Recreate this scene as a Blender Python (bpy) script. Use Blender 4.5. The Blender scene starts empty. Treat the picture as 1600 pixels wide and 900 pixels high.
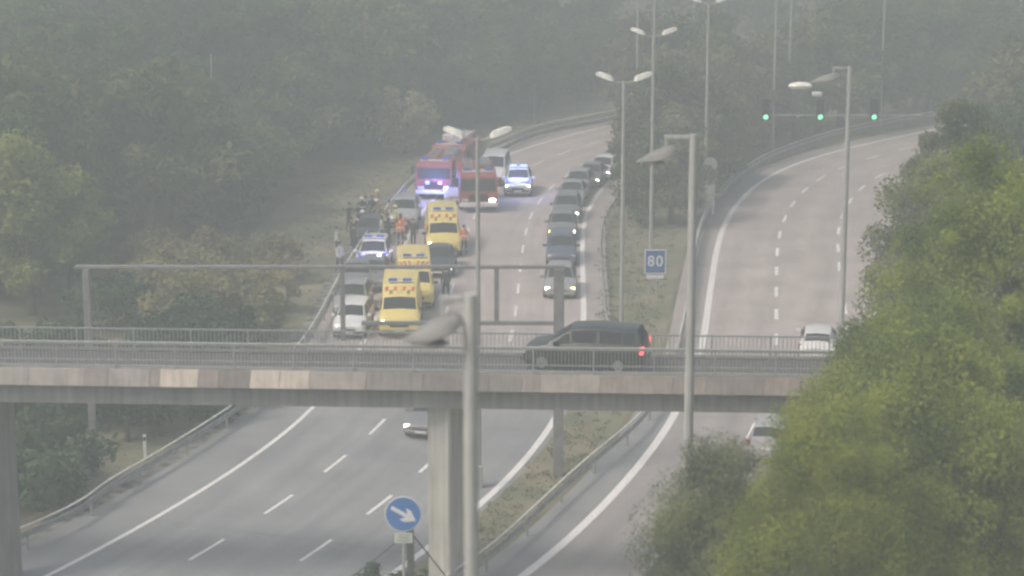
import bpy, bmesh, math, random
import numpy as np
from mathutils import Vector, Matrix
random.seed(7); RNG=np.random.default_rng(7)
S=bpy.context.scene; COL=S.collection
# ------------------------------------------------------------------ camera geometry (surveyed from the photograph)
F=3400.; H=25.; P=math.atan(740/F); cp,sp=math.cos(P),math.sin(P)
def G(u,v,z=0.):
    x=(u-800)/F; y=(450-v)/F
    d=(x,cp+y*sp,-sp+y*cp); t=(z-H)/d[2]
    return np.array([d[0]*t,d[1]*t])
def cat_rom(pts,step=1.):
    pts=np.array(pts,float); n=len(pts); out=[]
    for i in range(n-1):
        p0=pts[max(i-1,0)];p1=pts[i];p2=pts[i+1];p3=pts[min(i+2,n-1)]
        k=max(2,int(np.linalg.norm(p2-p1)/step))
        for j in range(k):
            t=j/k
            out.append(.5*((2*p1)+(-p0+p2)*t+(2*p0-5*p1+4*p2-p3)*t*t+(-p0+3*p1-3*p2+p3)*t**3))
    out.append(pts[-1]); return np.array(out)
def smooth(c,k):
    for _ in range(k):
        d=c.copy(); d[1:-1]=(c[:-2]+2*c[1:-1]+c[2:])/4; c=d
    return c
def off(c,w):
    t=np.gradient(c,axis=0); t/=np.linalg.norm(t,axis=1)[:,None]
    return c+np.stack([t[:,1],-t[:,0]],1)*w
def arclen(c): return np.concatenate([[0],np.cumsum(np.linalg.norm(np.diff(c,axis=0),axis=1))])
def resample(c,step):
    s=arclen(c); q=np.arange(0,s[-1],step); return np.stack([np.interp(q,s,c[:,0]),np.interp(q,s,c[:,1])],1)
def sub(c,a,b):
    s=arclen(c); q=np.linspace(a,b,max(2,int((b-a)/.6)+1)); return np.stack([np.interp(q,s,c[:,0]),np.interp(q,s,c[:,1])],1)
def nearest(c,p):
    d=((c-np.array(p))**2).sum(1); i=int(d.argmin()); return i
def lateral(c,p):
    i=nearest(c,p); a=c[max(i-1,0)]; b=c[min(i+1,len(c)-1)]; t=(b-a)/np.linalg.norm(b-a)
    return float(np.dot(np.array(p)-c[i],[t[1],-t[0]]))
def heading(c,p):
    i=nearest(c,p); a=c[max(i-3,0)]; b=c[min(i+3,len(c)-1)]; return math.atan2(b[1]-a[1],b[0]-a[0])
ELp=[(75,900),(180,845),(260,800),(345,748),(430,690),(490,637),(530,590),(570,533),(590,487),(612,430),(632,380),(653,338),(678,310),(720,275),(788,243),(840,226),(900,208),(960,195)]
RLp=[(833,890),(900,835),(990,740),(1055,650),(1098,540),(1103,500),(1112,440),(1122,380),(1140,335),(1180,290),(1240,257),(1320,233),(1400,215),(1500,195)]
def ext(w,pre,post): return [np.array(q) for q in pre]+w+[np.array(q) for q in post]
EL=smooth(cat_rom(ext([G(*p) for p in ELp],[(-34,38),(-21.5,58)],[(14,186.5),(21,200),(27,220)])),22)
RL=smooth(cat_rom(ext([G(*p) for p in RLp],[(-13,42),(-5,58)],[(47,185),(64,194),(90,204)])),22)
LW=10.65; RW=7.05
ER=off(EL,LW)
rw=(RW+3.35*np.clip((RL[:,1]-100)/22,0,1))[:,None]; RR=off(RL,rw); RM=off(RL,RW)
# ------------------------------------------------------------------ materials
def mat(name,col,rough=.6,metal=0.,var=.15,scale=3.,emit=None,es=0.,col2=None,coat=0.,bump=0.,space='Object',detail=4.):
    m=bpy.data.materials.new(name); m.use_nodes=True; n=m.node_tree.nodes; l=m.node_tree.links
    b=n['Principled BSDF']; b.inputs['Roughness'].default_value=rough; b.inputs['Metallic'].default_value=metal
    if coat: b.inputs['Coat Weight'].default_value=coat
    tc=n.new('ShaderNodeTexCoord'); nz=n.new('ShaderNodeTexNoise'); nz.inputs['Scale'].default_value=scale; nz.inputs['Detail'].default_value=detail
    if space=='World':
        g=n.new('ShaderNodeNewGeometry'); l.new(g.outputs['Position'],nz.inputs['Vector'])
    else: l.new(tc.outputs['Object'],nz.inputs['Vector'])
    r=n.new('ShaderNodeValToRGB'); l.new(nz.outputs['Fac'],r.inputs['Fac'])
    c=np.array(col)
    c2=np.array(col2) if col2 is not None else np.clip(c*(1+var),0,1)
    c1=c if col2 is not None else c*(1-var)
    r.color_ramp.elements[0].position=.35; r.color_ramp.elements[1].position=.65
    r.color_ramp.elements[0].color=(*c1,1); r.color_ramp.elements[1].color=(*c2,1)
    l.new(r.outputs['Color'],b.inputs['Base Color'])
    if bump:
        bp=n.new('ShaderNodeBump'); bp.inputs['Strength'].default_value=bump; l.new(nz.outputs['Fac'],bp.inputs['Height']); l.new(bp.outputs['Normal'],b.inputs['Normal'])
    if emit is not None:
        b.inputs['Emission Color'].default_value=(*emit,1); b.inputs['Emission Strength'].default_value=es
    return m
def leafmat(name,c1,c2,scale=.5,trans=.35,spread=.1,vary=.3):
    m=bpy.data.materials.new(name); m.use_nodes=True; n=m.node_tree.nodes; l=m.node_tree.links
    for x in list(n): n.remove(x)
    o=n.new('ShaderNodeOutputMaterial'); mx=n.new('ShaderNodeMixShader'); d=n.new('ShaderNodeBsdfDiffuse'); t=n.new('ShaderNodeBsdfTranslucent')
    g=n.new('ShaderNodeNewGeometry'); nz=n.new('ShaderNodeTexNoise'); nz.inputs['Scale'].default_value=scale; nz.inputs['Detail'].default_value=5; nz.inputs['Roughness'].default_value=.65
    l.new(g.outputs['Position'],nz.inputs['Vector'])
    r=n.new('ShaderNodeValToRGB'); r.color_ramp.elements[0].position=.5-spread; r.color_ramp.elements[1].position=.5+spread
    r.color_ramp.elements[0].color=(*c1,1); r.color_ramp.elements[1].color=(*c2,1)
    l.new(nz.outputs['Fac'],r.inputs['Fac'])
    oi=n.new('ShaderNodeObjectInfo'); mr=n.new('ShaderNodeMapRange'); mr.inputs['To Min'].default_value=1-vary; mr.inputs['To Max'].default_value=1+vary; l.new(oi.outputs['Random'],mr.inputs['Value'])
    hs=n.new('ShaderNodeHueSaturation'); l.new(r.outputs['Color'],hs.inputs['Color']); l.new(mr.outputs['Result'],hs.inputs['Value'])
    m2=n.new('ShaderNodeMath'); m2.operation='MULTIPLY'; m2.inputs[1].default_value=7.31; l.new(oi.outputs['Random'],m2.inputs[0]); m3=n.new('ShaderNodeMath'); m3.operation='FRACT'; l.new(m2.outputs[0],m3.inputs[0])
    mh=n.new('ShaderNodeMapRange'); mh.inputs['To Min'].default_value=.5-vary*.07; mh.inputs['To Max'].default_value=.5+vary*.07; l.new(m3.outputs[0],mh.inputs['Value']); l.new(mh.outputs['Result'],hs.inputs['Hue'])
    for q in (d,t): l.new(hs.outputs['Color'],q.inputs['Color'])
    mx.inputs[0].default_value=trans; l.new(d.outputs[0],mx.inputs[1]); l.new(t.outputs[0],mx.inputs[2]); l.new(mx.outputs[0],o.inputs['Surface'])
    return m
M={}
def streak(m,amount=.35,sx=5.,sz=.35):
    n=m.node_tree.nodes; l=m.node_tree.links; b=n['Principled BSDF']; src=b.inputs['Base Color'].links[0].from_socket
    tc=n.new('ShaderNodeTexCoord'); mp=n.new('ShaderNodeMapping'); mp.inputs['Scale'].default_value=(sx,sx,sz); l.new(tc.outputs['Object'],mp.inputs['Vector'])
    nz=n.new('ShaderNodeTexNoise'); nz.inputs['Scale'].default_value=1.; nz.inputs['Detail'].default_value=6; l.new(mp.outputs[0],nz.inputs['Vector'])
    mr=n.new('ShaderNodeMapRange'); mr.inputs['From Min'].default_value=.35; mr.inputs['From Max'].default_value=.65; mr.inputs['To Min'].default_value=1-amount; mr.inputs['To Max'].default_value=1.08; l.new(nz.outputs['Fac'],mr.inputs['Value'])
    mu=n.new('ShaderNodeVectorMath'); mu.operation='SCALE'; l.new(src,mu.inputs[0]); l.new(mr.outputs['Result'],mu.inputs['Scale']); l.new(mu.outputs[0],b.inputs['Base Color']); return m
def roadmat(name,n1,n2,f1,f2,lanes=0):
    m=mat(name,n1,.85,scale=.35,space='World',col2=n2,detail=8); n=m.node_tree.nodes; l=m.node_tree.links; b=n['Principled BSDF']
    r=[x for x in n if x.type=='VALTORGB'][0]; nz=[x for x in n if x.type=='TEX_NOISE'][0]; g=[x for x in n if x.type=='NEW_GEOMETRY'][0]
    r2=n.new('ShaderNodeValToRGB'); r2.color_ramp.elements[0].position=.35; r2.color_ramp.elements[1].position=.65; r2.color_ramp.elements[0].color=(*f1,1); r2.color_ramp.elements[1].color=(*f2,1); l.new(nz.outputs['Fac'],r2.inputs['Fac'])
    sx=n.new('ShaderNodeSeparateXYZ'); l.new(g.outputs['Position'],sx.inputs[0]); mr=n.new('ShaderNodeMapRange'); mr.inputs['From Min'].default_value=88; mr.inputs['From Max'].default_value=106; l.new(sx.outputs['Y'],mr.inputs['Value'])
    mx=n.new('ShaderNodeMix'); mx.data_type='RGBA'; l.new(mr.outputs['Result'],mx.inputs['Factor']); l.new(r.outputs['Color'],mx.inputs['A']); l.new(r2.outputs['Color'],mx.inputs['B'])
    # faint streaks of oil and rubber, fine grain
    n2_=n.new('ShaderNodeTexNoise'); n2_.inputs['Scale'].default_value=9; n2_.inputs['Detail'].default_value=6; l.new(g.outputs['Position'],n2_.inputs['Vector'])
    mr2=n.new('ShaderNodeMapRange'); mr2.inputs['To Min'].default_value=.86; mr2.inputs['To Max'].default_value=1.1; l.new(n2_.outputs['Fac'],mr2.inputs['Value'])
    mu=n.new('ShaderNodeVectorMath'); mu.operation='SCALE'; l.new(mx.outputs['Result'],mu.inputs[0]); l.new(mr2.outputs['Result'],mu.inputs['Scale']); out=mu.outputs[0]
    if lanes:
        uv=n.new('ShaderNodeUVMap'); su=n.new('ShaderNodeSeparateXYZ'); l.new(uv.outputs[0],su.inputs[0])
        def math_(op,a,bv):
            k=n.new('ShaderNodeMath'); k.operation=op; l.new(a,k.inputs[0]); 
            if bv is not None: k.inputs[1].default_value=bv
            return k.outputs[0]
        c1=math_('COSINE',math_('MULTIPLY',su.outputs[0],lanes*4*math.pi),None)     # wheel tracks
        c1=math_('ADD',math_('MULTIPLY',c1,.045),1.)
        cb=n.new('ShaderNodeCombineXYZ'); l.new(math_('MULTIPLY',su.outputs[0],lanes*5.),cb.inputs[0]); l.new(math_('MULTIPLY',su.outputs[1],.07),cb.inputs[1])
        ns=n.new('ShaderNodeTexNoise'); ns.inputs['Scale'].default_value=1.3; ns.inputs['Detail'].default_value=7; l.new(cb.outputs[0],ns.inputs['Vector'])
        rs=n.new('ShaderNodeMapRange'); rs.inputs['From Min'].default_value=.3; rs.inputs['From Max'].default_value=.7; rs.inputs['To Min'].default_value=.87; rs.inputs['To Max'].default_value=1.08; l.new(ns.outputs['Fac'],rs.inputs['Value'])
        # transverse slab joints and tar seams
        jt=math_('GREATER_THAN',math_('FRACT',math_('MULTIPLY',su.outputs[1],1/14.3),None),.993); jt=math_('ADD',math_('MULTIPLY',jt,-.16),1.)
        k=n.new('ShaderNodeMath'); k.operation='MULTIPLY'; l.new(c1,k.inputs[0]); l.new(rs.outputs['Result'],k.inputs[1]); k2=n.new('ShaderNodeMath'); k2.operation='MULTIPLY'; l.new(k.outputs[0],k2.inputs[0]); l.new(jt,k2.inputs[1])
        m3=n.new('ShaderNodeVectorMath'); m3.operation='SCALE'; l.new(out,m3.inputs[0]); l.new(k2.outputs[0],m3.inputs['Scale']); out=m3.outputs[0]
    l.new(out,b.inputs['Base Color'])
    return m
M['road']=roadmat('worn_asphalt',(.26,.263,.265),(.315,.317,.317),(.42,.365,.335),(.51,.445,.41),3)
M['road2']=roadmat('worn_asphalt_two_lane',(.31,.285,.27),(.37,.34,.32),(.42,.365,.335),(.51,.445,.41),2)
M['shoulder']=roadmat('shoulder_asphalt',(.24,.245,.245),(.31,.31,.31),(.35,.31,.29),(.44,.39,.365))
M['white_paint']=mat('road_paint',(.76,.74,.7),.7,scale=6,space='World',col2=(.9,.87,.82))
M['kerb']=mat('dirty_gutter',(.05,.05,.042),.95,scale=1.6,space='World',col2=(.3,.29,.26),detail=8)
M['ground']=mat('dry_grass',(.11,.11,.06),1.,scale=.22,space='World',col2=(.22,.19,.11),detail=9,bump=.4)
M['verge']=mat('verge_grass',(.135,.15,.085),1.,scale=.3,space='World',col2=(.27,.235,.155),detail=9,bump=.4)
M['concrete']=mat('concrete',(.42,.41,.38),.9,scale=1.2,col2=(.52,.51,.47),detail=8)
M['pier']=mat('pier_concrete',(.46,.46,.41),.9,scale=.8,col2=(.56,.55,.5),detail=8)
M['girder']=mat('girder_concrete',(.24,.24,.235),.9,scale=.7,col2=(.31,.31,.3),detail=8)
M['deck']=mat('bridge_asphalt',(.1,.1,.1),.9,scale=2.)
FAS=[mat('fascia_%s'%k,c,.85,scale=1.6,col2=tuple(min(1,x*1.25) for x in c),detail=8) for k,c in (('beige',(.42,.385,.345)),('rose',(.36,.31,.285)),('brown',(.3,.275,.25)),('cream',(.66,.58,.49)),('grey',(.27,.24,.22)))]
for q_ in (M['pier'],M['girder']): streak(q_,.22)
for q_ in FAS: streak(q_,.13,7.,1.)
M['steel']=mat('galvanised_steel',(.42,.43,.43),.5,.35,scale=4.)
M['rail_dull']=mat('weathered_steel',(.3,.3,.29),.6,.2,scale=3.,col2=(.46,.46,.44))
M['rail_paint']=mat('grey_railing_paint',(.3,.31,.31),.6,scale=6.)
M['gantry']=mat('gantry_paint',(.23,.225,.225),.6,scale=3.)
M['pole']=mat('pole_paint',(.36,.365,.35),.6,scale=2.,col2=(.43,.43,.4)); streak(M['pole'],.2,14.,.4)
M['oldpole']=mat('old_pole_paint',(.38,.39,.375),.65,scale=1.5,col2=(.46,.465,.44)); streak(M['oldpole'],.2,14.,.4)
M['lamp_body']=mat('lamp_housing',(.3,.3,.28),.5,scale=3)
M['lamp_glass']=mat('lamp_bowl',(.86,.84,.76),.25,scale=3)
M['lantern']=mat('lantern_housing',(.2,.2,.19),.6,scale=2.)
M['bark']=mat('bark',(.06,.05,.04),.95,scale=5.,col2=(.13,.115,.095),bump=.5)
M['blue_sign']=mat('blue_sign_face',(.035,.12,.36),.45,var=.05)
M['arrow_sign']=mat('blue_arrow_face',(.06,.19,.48),.45,var=.05)
M['sign_white']=mat('sign_white',(.75,.75,.75),.5,var=.03)
M['plate']=mat('pale_plate',(.55,.6,.5),.6,var=.06)
M['plate_mark']=mat('faded_marking',(.3,.33,.3),.7)
M['sign_back']=mat('sign_back',(.62,.62,.6),.6)
M['dark_post']=mat('dark_green_post',(.06,.075,.065),.6)
M['black']=mat('black_plastic',(.02,.02,.02),.6)
M['tyre']=mat('tyre_rubber',(.025,.025,.025),.9)
M['rim']=mat('alloy_rim',(.4,.4,.4),.4,.7)
M['glass']=mat('tinted_glass',(.045,.05,.055),.4,var=.05); M['glass'].node_tree.nodes['Principled BSDF'].inputs['Specular IOR Level'].default_value=.2; M['glass'].node_tree.nodes['Principled BSDF'].inputs['IOR'].default_value=1.2
M['paleglass']=mat('greyed_glass',(.17,.17,.17),.2,var=.05,coat=.5)
M['lens']=mat('headlamp_lens',(.6,.6,.6),.2)
M['lens_on']=mat('headlamp_lit',(.9,.9,.85),.2,emit=(1,.97,.9),es=9.)
M['lens_yellow']=mat('headlamp_yellow_lit',(.9,.85,.4),.2,emit=(1,.9,.25),es=5.)
M['tail']=mat('tail_lamp',(.35,.03,.03),.3)
M['tail_on']=mat('tail_lamp_lit',(.6,.05,.06),.3,emit=(1,.12,.15),es=1.3)
M['blue_on']=mat('blue_beacon_lit',(.2,.3,.9),.3,emit=(.32,.42,1),es=2.2)
M['violet_on']=mat('violet_beacon_lit',(.6,.3,.9),.3,emit=(.85,.42,1),es=1.7)
M['blue_off']=mat('blue_beacon',(.06,.12,.5),.3)
M['numplate']=mat('number_plate',(.7,.7,.68),.5,var=.02)
M['yellow']=mat('ambulance_yellow',(.84,.68,.2),.4,var=.05,coat=.4)
M['stripe_red']=mat('red_marking',(.6,.12,.05),.5)
M['stripe_dark']=mat('olive_marking',(.26,.22,.07),.5)
M['fire_red']=mat('fire_engine_red',(.33,.075,.085),.5,var=.08,coat=.15)
M['shutter']=mat('roller_shutter',(.3,.29,.29),.5,.4)
M['green_on']=mat('green_signal_lit',(.3,.9,.6),.3,emit=(.25,.95,.55),es=1.25)
M['sig_off']=mat('dark_signal_lens',(.03,.03,.03),.3)
M['skin']=mat('skin',(.45,.3,.22),.6)
M['hair']=mat('dark_hair',(.03,.025,.02),.8)
M['boot']=mat('boots',(.03,.03,.03),.7)
M['navy']=mat('navy_cloth',(.035,.04,.06),.9)
M['charcoal']=mat('charcoal_cloth',(.06,.06,.06),.9)
M['khaki']=mat('khaki_turnout',(.34,.27,.13),.9)
M['orange']=mat('orange_hivis',(.8,.25,.1),.8)
M['whitecloth']=mat('white_cloth',(.6,.62,.57),.85)
M['yellowcloth']=mat('yellow_hivis',(.6,.62,.16),.8)
M['reflect']=mat('reflective_tape',(.7,.7,.66),.4)
M['helmet_y']=mat('yellow_helmet',(.85,.78,.35),.35)
M['helmet_w']=mat('white_helmet',(.8,.8,.78),.35)
PAINT={}
def paint(k):
    T={'white':(.78,.78,.76),'silver':(.42,.42,.43),'grey':(.2,.205,.21),'dark':(.06,.065,.075),'blue':(.09,.11,.16),'palegrey':(.33,.33,.33),'black':(.03,.033,.033),'teal':(.022,.028,.027),'cream':(.6,.56,.52)}
    if k not in PAINT: PAINT[k]=mat('car_paint_'+k,T[k],.35,.0,var=.03,coat=.6)
    return PAINT[k]
L_FOREST=[leafmat('leaves_dark',(.035,.08,.04),(.09,.145,.07),.3),leafmat('leaves_mid',(.05,.115,.04),(.15,.21,.065),.4),leafmat('leaves_olive',(.085,.115,.05),(.2,.22,.09),.35)]
L_BRIGHT=leafmat('leaves_bright',(.16,.21,.06),(.32,.36,.09),.45,.45,.09,.1)
L_PALE=leafmat('leaves_pale',(.36,.35,.18),(.55,.51,.3),.6,.45,.1,.03)
L_SCRUB=leafmat('leaves_scrub',(.2,.195,.1),(.36,.32,.16),.4,.4,.1,.15)
L_NEAR=leafmat('leaves_near',(.125,.18,.045),(.37,.415,.088),.5,.5,.1,.1)
L_NEAR2=leafmat('leaves_near_grey',(.14,.17,.09),(.32,.35,.17),.5,.5,.1,.1)
L_MEDIAN=leafmat('leaves_median',(.11,.12,.08),(.22,.21,.13),.4)
# ------------------------------------------------------------------ object helpers
def mesh_obj(name,verts,faces,mats,parent=None,smooth_a=None,fm=None,loc=None,rot=None):
    me=bpy.data.meshes.new(name); me.from_pydata([tuple(map(float,v)) for v in verts],[],faces)
    for m in (mats if isinstance(mats,(list,tuple)) else [mats]): me.materials.append(m)
    if fm: me.polygons.foreach_set('material_index',fm)
    if smooth_a:
        me.polygons.foreach_set('use_smooth',[True]*len(me.polygons)); me.set_sharp_from_angle(angle=smooth_a)
    me.update(); return link(name,me,parent,loc,rot)
def link(name,me,parent=None,loc=None,rot=None):
    o=bpy.data.objects.new(name,me); COL.objects.link(o)
    if parent is not None: o.parent=parent
    if loc is not None: o.location=loc
    if rot is not None: o.rotation_euler=rot
    return o
def tag(o,label,cat,group=None,kind=None):
    if label: o['label']=label
    if cat: o['category']=cat
    if group: o['group']=group
    if kind: o['kind']=kind
    return o
def empty(name,loc,rz=0,label=None,cat=None,group=None,scale=1.):
    o=bpy.data.objects.new(name,None); o.empty_display_size=.3; COL.objects.link(o); o.location=loc; o.rotation_euler=(0,0,rz); o.scale=(scale,)*3
    return tag(o,label,cat,group)
def struct(o): o['kind']='structure'; return o
class MB:
    def __init__(s): s.v=[];s.f=[];s.m=[]
    def add(s,v,f,mi=0):
        k=len(s.v); s.v+= [tuple(map(float,x)) for x in v]; s.f+=[tuple(i+k for i in q) for q in f]; s.m+=[mi]*len(f); return s
    def box(s,x0,x1,y0,y1,z0,z1,mi=0,b=0.):
        # box with optional bevel of the vertical and horizontal edges (chamfered top)
        if b<=0:
            v=[(x,y,z) for z in (z0,z1) for x,y in ((x0,y0),(x1,y0),(x1,y1),(x0,y1))]
            return s.add(v,[(3,2,1,0),(4,5,6,7),(0,1,5,4),(1,2,6,5),(2,3,7,6),(3,0,4,7)],mi)
        def ring(i,z): return [(x0+i+b,y0+i,z),(x1-i-b,y0+i,z),(x1-i,y0+i+b,z),(x1-i,y1-i-b,z),(x1-i-b,y1-i,z),(x0+i+b,y1-i,z),(x0+i,y1-i-b,z),(x0+i,y0+i+b,z)]
        v=ring(b,z0)+ring(0,z0+b)+ring(0,z1-b)+ring(b,z1); f=[tuple(range(7,-1,-1)),tuple(range(24,32))]
        for k in range(3):
            for i in range(8): f.append((k*8+i,k*8+(i+1)%8,k*8+8+(i+1)%8,k*8+8+i))
        return s.add(v,f,mi)
    def tube(s,pts,r,n=8,mi=0,cap=True):
        pts=[Vector(p) for p in pts]; r=r if isinstance(r,(list,tuple)) else [r]*len(pts); v=[];f=[]
        for i,p in enumerate(pts):
            t=(pts[min(i+1,len(pts)-1)]-pts[max(i-1,0)]).normalized(); a=t.orthogonal().normalized() if abs(t.z)<.95 else Vector((1,0,0)); a=(a-t*a.dot(t)).normalized(); b=t.cross(a)
            for j in range(n):
                q=2*math.pi*j/n; v.append(p+(a*math.cos(q)+b*math.sin(q))*r[i])
        for i in range(len(pts)-1):
            for j in range(n): f.append((i*n+j,i*n+(j+1)%n,(i+1)*n+(j+1)%n,(i+1)*n+j))
        if cap: f.append(tuple(range(n-1,-1,-1))); f.append(tuple((len(pts)-1)*n+j for j in range(n)))
        return s.add(v,f,mi)
    def cyl(s,c,ax,r,h,n=16,mi=0):
        c=Vector(c); a=Vector(ax)*h/2; return s.tube([c-a,c+a],r,n,mi)
    def ball(s,c,r,mi=0,n=8,sc=(1,1,1)):
        v=[];f=[]
        for i in range(n+1):
            t=math.pi*i/n
            for j in range(2*n):
                q=math.pi*j/n; v.append((c[0]+r*sc[0]*math.sin(t)*math.cos(q),c[1]+r*sc[1]*math.sin(t)*math.sin(q),c[2]+r*sc[2]*math.cos(t)))
        for i in range(n):
            for j in range(2*n): f.append((i*2*n+j,(i+1)*2*n+j,(i+1)*2*n+(j+1)%(2*n),i*2*n+(j+1)%(2*n)))
        return s.add(v,f,mi)
    def panel(s,c,th=.012,mi=0):
        # a quad of glass / trim with thickness, corners given in order
        c=[Vector(p) for p in c]; n=(c[1]-c[0]).cross(c[-1]-c[0]).normalized()*th
        k=len(c); v=c+[p+n for p in c]; f=[tuple(range(k-1,-1,-1)),tuple(range(k,2*k))]+[(i,(i+1)%k,k+(i+1)%k,k+i) for i in range(k)]
        return s.add(v,f,mi)
    def mesh(s,name,mats,sm=.6):
        me=bpy.data.meshes.new(name); me.from_pydata(s.v,[],s.f)
        for m in (mats if isinstance(mats,(list,tuple)) else [mats]): me.materials.append(m)
        me.polygons.foreach_set('material_index',s.m)
        if sm: me.polygons.foreach_set('use_smooth',[True]*len(me.polygons)); me.set_sharp_from_angle(angle=sm)
        me.update(); return me
    def build(s,name,mats,parent=None,sm=.6,loc=None,rot=None): return link(name,s.mesh(name,mats,sm),parent,loc,rot)
def ribbon(name,a,b,z,m):
    n=len(a); v=[(p[0],p[1],z) for p in a]+[(p[0],p[1],z) for p in b]
    o=mesh_obj(name,v,[(i,n+i,n+i+1,i+1) for i in range(n-1)],m)
    uv=o.data.uv_layers.new(name='UVMap'); s=arclen(np.array(a))
    for lp in o.data.loops: uv.data[lp.index].uv=(0. if lp.vertex_index<n else 1.,s[lp.vertex_index%n])
    return o
# ------------------------------------------------------------------ setting: ground, roads, markings
def hill(x,y):
    t=np.clip((y-212+0.12*np.abs(x-10))/210.,0,1.6); h=t*t*26*(1.0+.25*np.sin(x*.02+1))
    return h
def ground_z(x,y): return float(hill(np.array(x,float),np.array(y,float)))
xs=np.concatenate([np.linspace(-600,-130,12),np.linspace(-120,140,66),np.linspace(150,600,12)]); ys=np.concatenate([np.linspace(-60,200,40),np.linspace(205,430,50),np.linspace(445,900,14)])
gv=[(x,y,ground_z(x,y)) for y in ys for x in xs]; nx=len(xs)
struct(mesh_obj('ground',gv,[(j*nx+i,j*nx+i+1,(j+1)*nx+i+1,(j+1)*nx+i) for j in range(len(ys)-1) for i in range(nx-1)],M['ground'],smooth_a=.8))
struct(ribbon('verge',off(EL,-9.5),off(EL,-2.4),.006,M['verge']))
# median grass between the carriageways
med_l=off(ER,.2)
rows=[]
for i in range(0,len(med_l),2):
    j=nearest(RL,med_l[i]); rows.append((med_l[i],off(RL,-1.9)[j]))
struct(ribbon('median_verge',np.array([r[0] for r in rows]),np.array([r[1] for r in rows]),.008,M['verge']))
wsh=(.3+1.0*np.clip((ER[:,1]-92)/14,0,1))[:,None]
struct(ribbon('road_shoulder',off(EL,-2.7),off(ER,wsh),.012,M['shoulder']))
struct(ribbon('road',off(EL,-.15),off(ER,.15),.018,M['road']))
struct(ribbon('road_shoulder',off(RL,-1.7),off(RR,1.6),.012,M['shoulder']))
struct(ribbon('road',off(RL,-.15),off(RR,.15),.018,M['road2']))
struct(ribbon('gutter',off(EL,-3.45),off(EL,-2.6),.014,M['kerb']))
def line_mark(c,w,z=.024):
    return struct(ribbon('road_marking',off(c,-w/2),off(c,w/2),z,M['white_paint']))
line_mark(off(EL,.05),.2); line_mark(off(ER,-.05),.28); line_mark(RL,.34); line_mark(RR,.2)
def dashes(c,phase,period=5.45,ln=2.4,w=.15):
    s=arclen(c); v=[];f=[]; a=phase
    while a+ln<s[-1]:
        q=sub(c,a,a+ln); l=off(q,-w/2); r=off(q,w/2); k=len(v); n=len(q)
        v+=[(p[0],p[1],.024) for p in l]+[(p[0],p[1],.024) for p in r]; f+=[(k+i,k+n+i,k+n+i+1,k+i+1) for i in range(n-1)]; a+=period
    return struct(mesh_obj('lane_marking',v,f,M['white_paint']))
def phase_for(c,p,period=5.45):
    s=arclen(c); return s[nearest(resample(c,.1),p)] if False else (np.arange(0,s[-1],.1)[nearest(resample(c,.1),p)]%period)
LA=off(EL,LW/3); LB=off(EL,2*LW/3); LR=off(RL,RW/2)
dashes(LA,phase_for(LA,G(410,803))); dashes(LB,phase_for(LB,G(565,803))); dashes(LR,phase_for(LR,G(1215,500)),w=.2); RMf=RM[RM[:,1]>101]; dashes(RMf,2.,w=.2)
# ------------------------------------------------------------------ guardrails
def guardrail(label,pts,ztop=.75,posts=4.,side=1,post_h=.7,double=False,smoothk=6,solid=False):
    c=smooth(cat_rom(pts,.8),smoothk); root=empty('guardrail',(c[0][0],c[0][1],0),0,label,'guardrail'); o=c[0]; c=c-o
    prof=[(0,.06),(.03,.09),(.03,.14),(0,.17),(0,.2),(.03,.23),(.03,.28),(0,.31)]
    n=len(c); v=[];f=[]; t=np.gradient(c,axis=0); t/=np.linalg.norm(t,axis=1)[:,None]; nr=np.stack([t[:,1],-t[:,0]],1)*side
    for th in (0,-.012):
        for q in prof:
            for i in range(n): v.append((c[i][0]+nr[i][0]*(q[0]+.06+th),c[i][1]+nr[i][1]*(q[0]+.06+th),ztop-.32+q[1]))
    K=len(prof)
    for b in (0,K*n):
        for k in range(K-1):
            for i in range(n-1): f.append((b+k*n+i,b+k*n+i+1,b+(k+1)*n+i+1,b+(k+1)*n+i))
    for k in (0,K-1):
        for i in range(n-1): f.append((k*n+i,k*n+i+1,K*n+k*n+i+1,K*n+k*n+i))
    mesh_obj('rail',v,f,M['rail_dull'],root,smooth_a=.9)
    if solid:
        v=[];f=[]
        for e_ in (-.02,.02):
            for z_ in (.12,.42):
                for i in range(n): v.append((c[i][0]+nr[i][0]*(.03+e_),c[i][1]+nr[i][1]*(.03+e_),z_))
        for b in (0,2*n):
            for i in range(n-1): f.append((b+i,b+i+1,b+n+i+1,b+n+i))
        for k in (0,1):
            for i in range(n-1): f.append((k*n+i,k*n+i+1,2*n+k*n+i+1,2*n+k*n+i))
        mesh_obj('lower_rail',v,f,M['girder'],root)
    if double:
        mb=MB(); mb.tube([(p[0],p[1],ztop+.13) for p in c],.04,6); mb.build('top_rail',M['lamp_glass'],root)
    pm=MB().box(-.05,.05,-.06,.03,0,ztop-.03,b=.01).mesh('post',M['rail_dull'],None)
    for p in resample(c,posts)[:95]: link('post',pm,root,(p[0],p[1],0))
    return root
gl=[G(u,v,.75) for u,v in [(60,820),(150,765),(240,715),(370,633),(420,590),(475,530),(500,490),(533,428),(560,385),(588,345),(618,308),(655,270),(700,248),(742,236)]]
guardrail('grey steel guardrail along the left shoulder, running from the lower left under the bridge',[np.array((-30,52))]+gl,double=True)
guardrail('grey crash barrier curving round the outside of the far left bend',[G(u,v,.75) for u,v in [(765,229),(785,222),(815,208),(850,197),(900,187),(965,175)]]+[np.array((11.5,188)),np.array((18,202))],ztop=.85,double=True,solid=True)
guardrail('thin guardrail on the median beside the queue of cars',[G(u,v,.75) for u,v in [(955,520),(948,480),(943,430),(940,380),(943,350),(956,320),(972,298),(990,280)]],side=-1,posts=3.)
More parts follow.
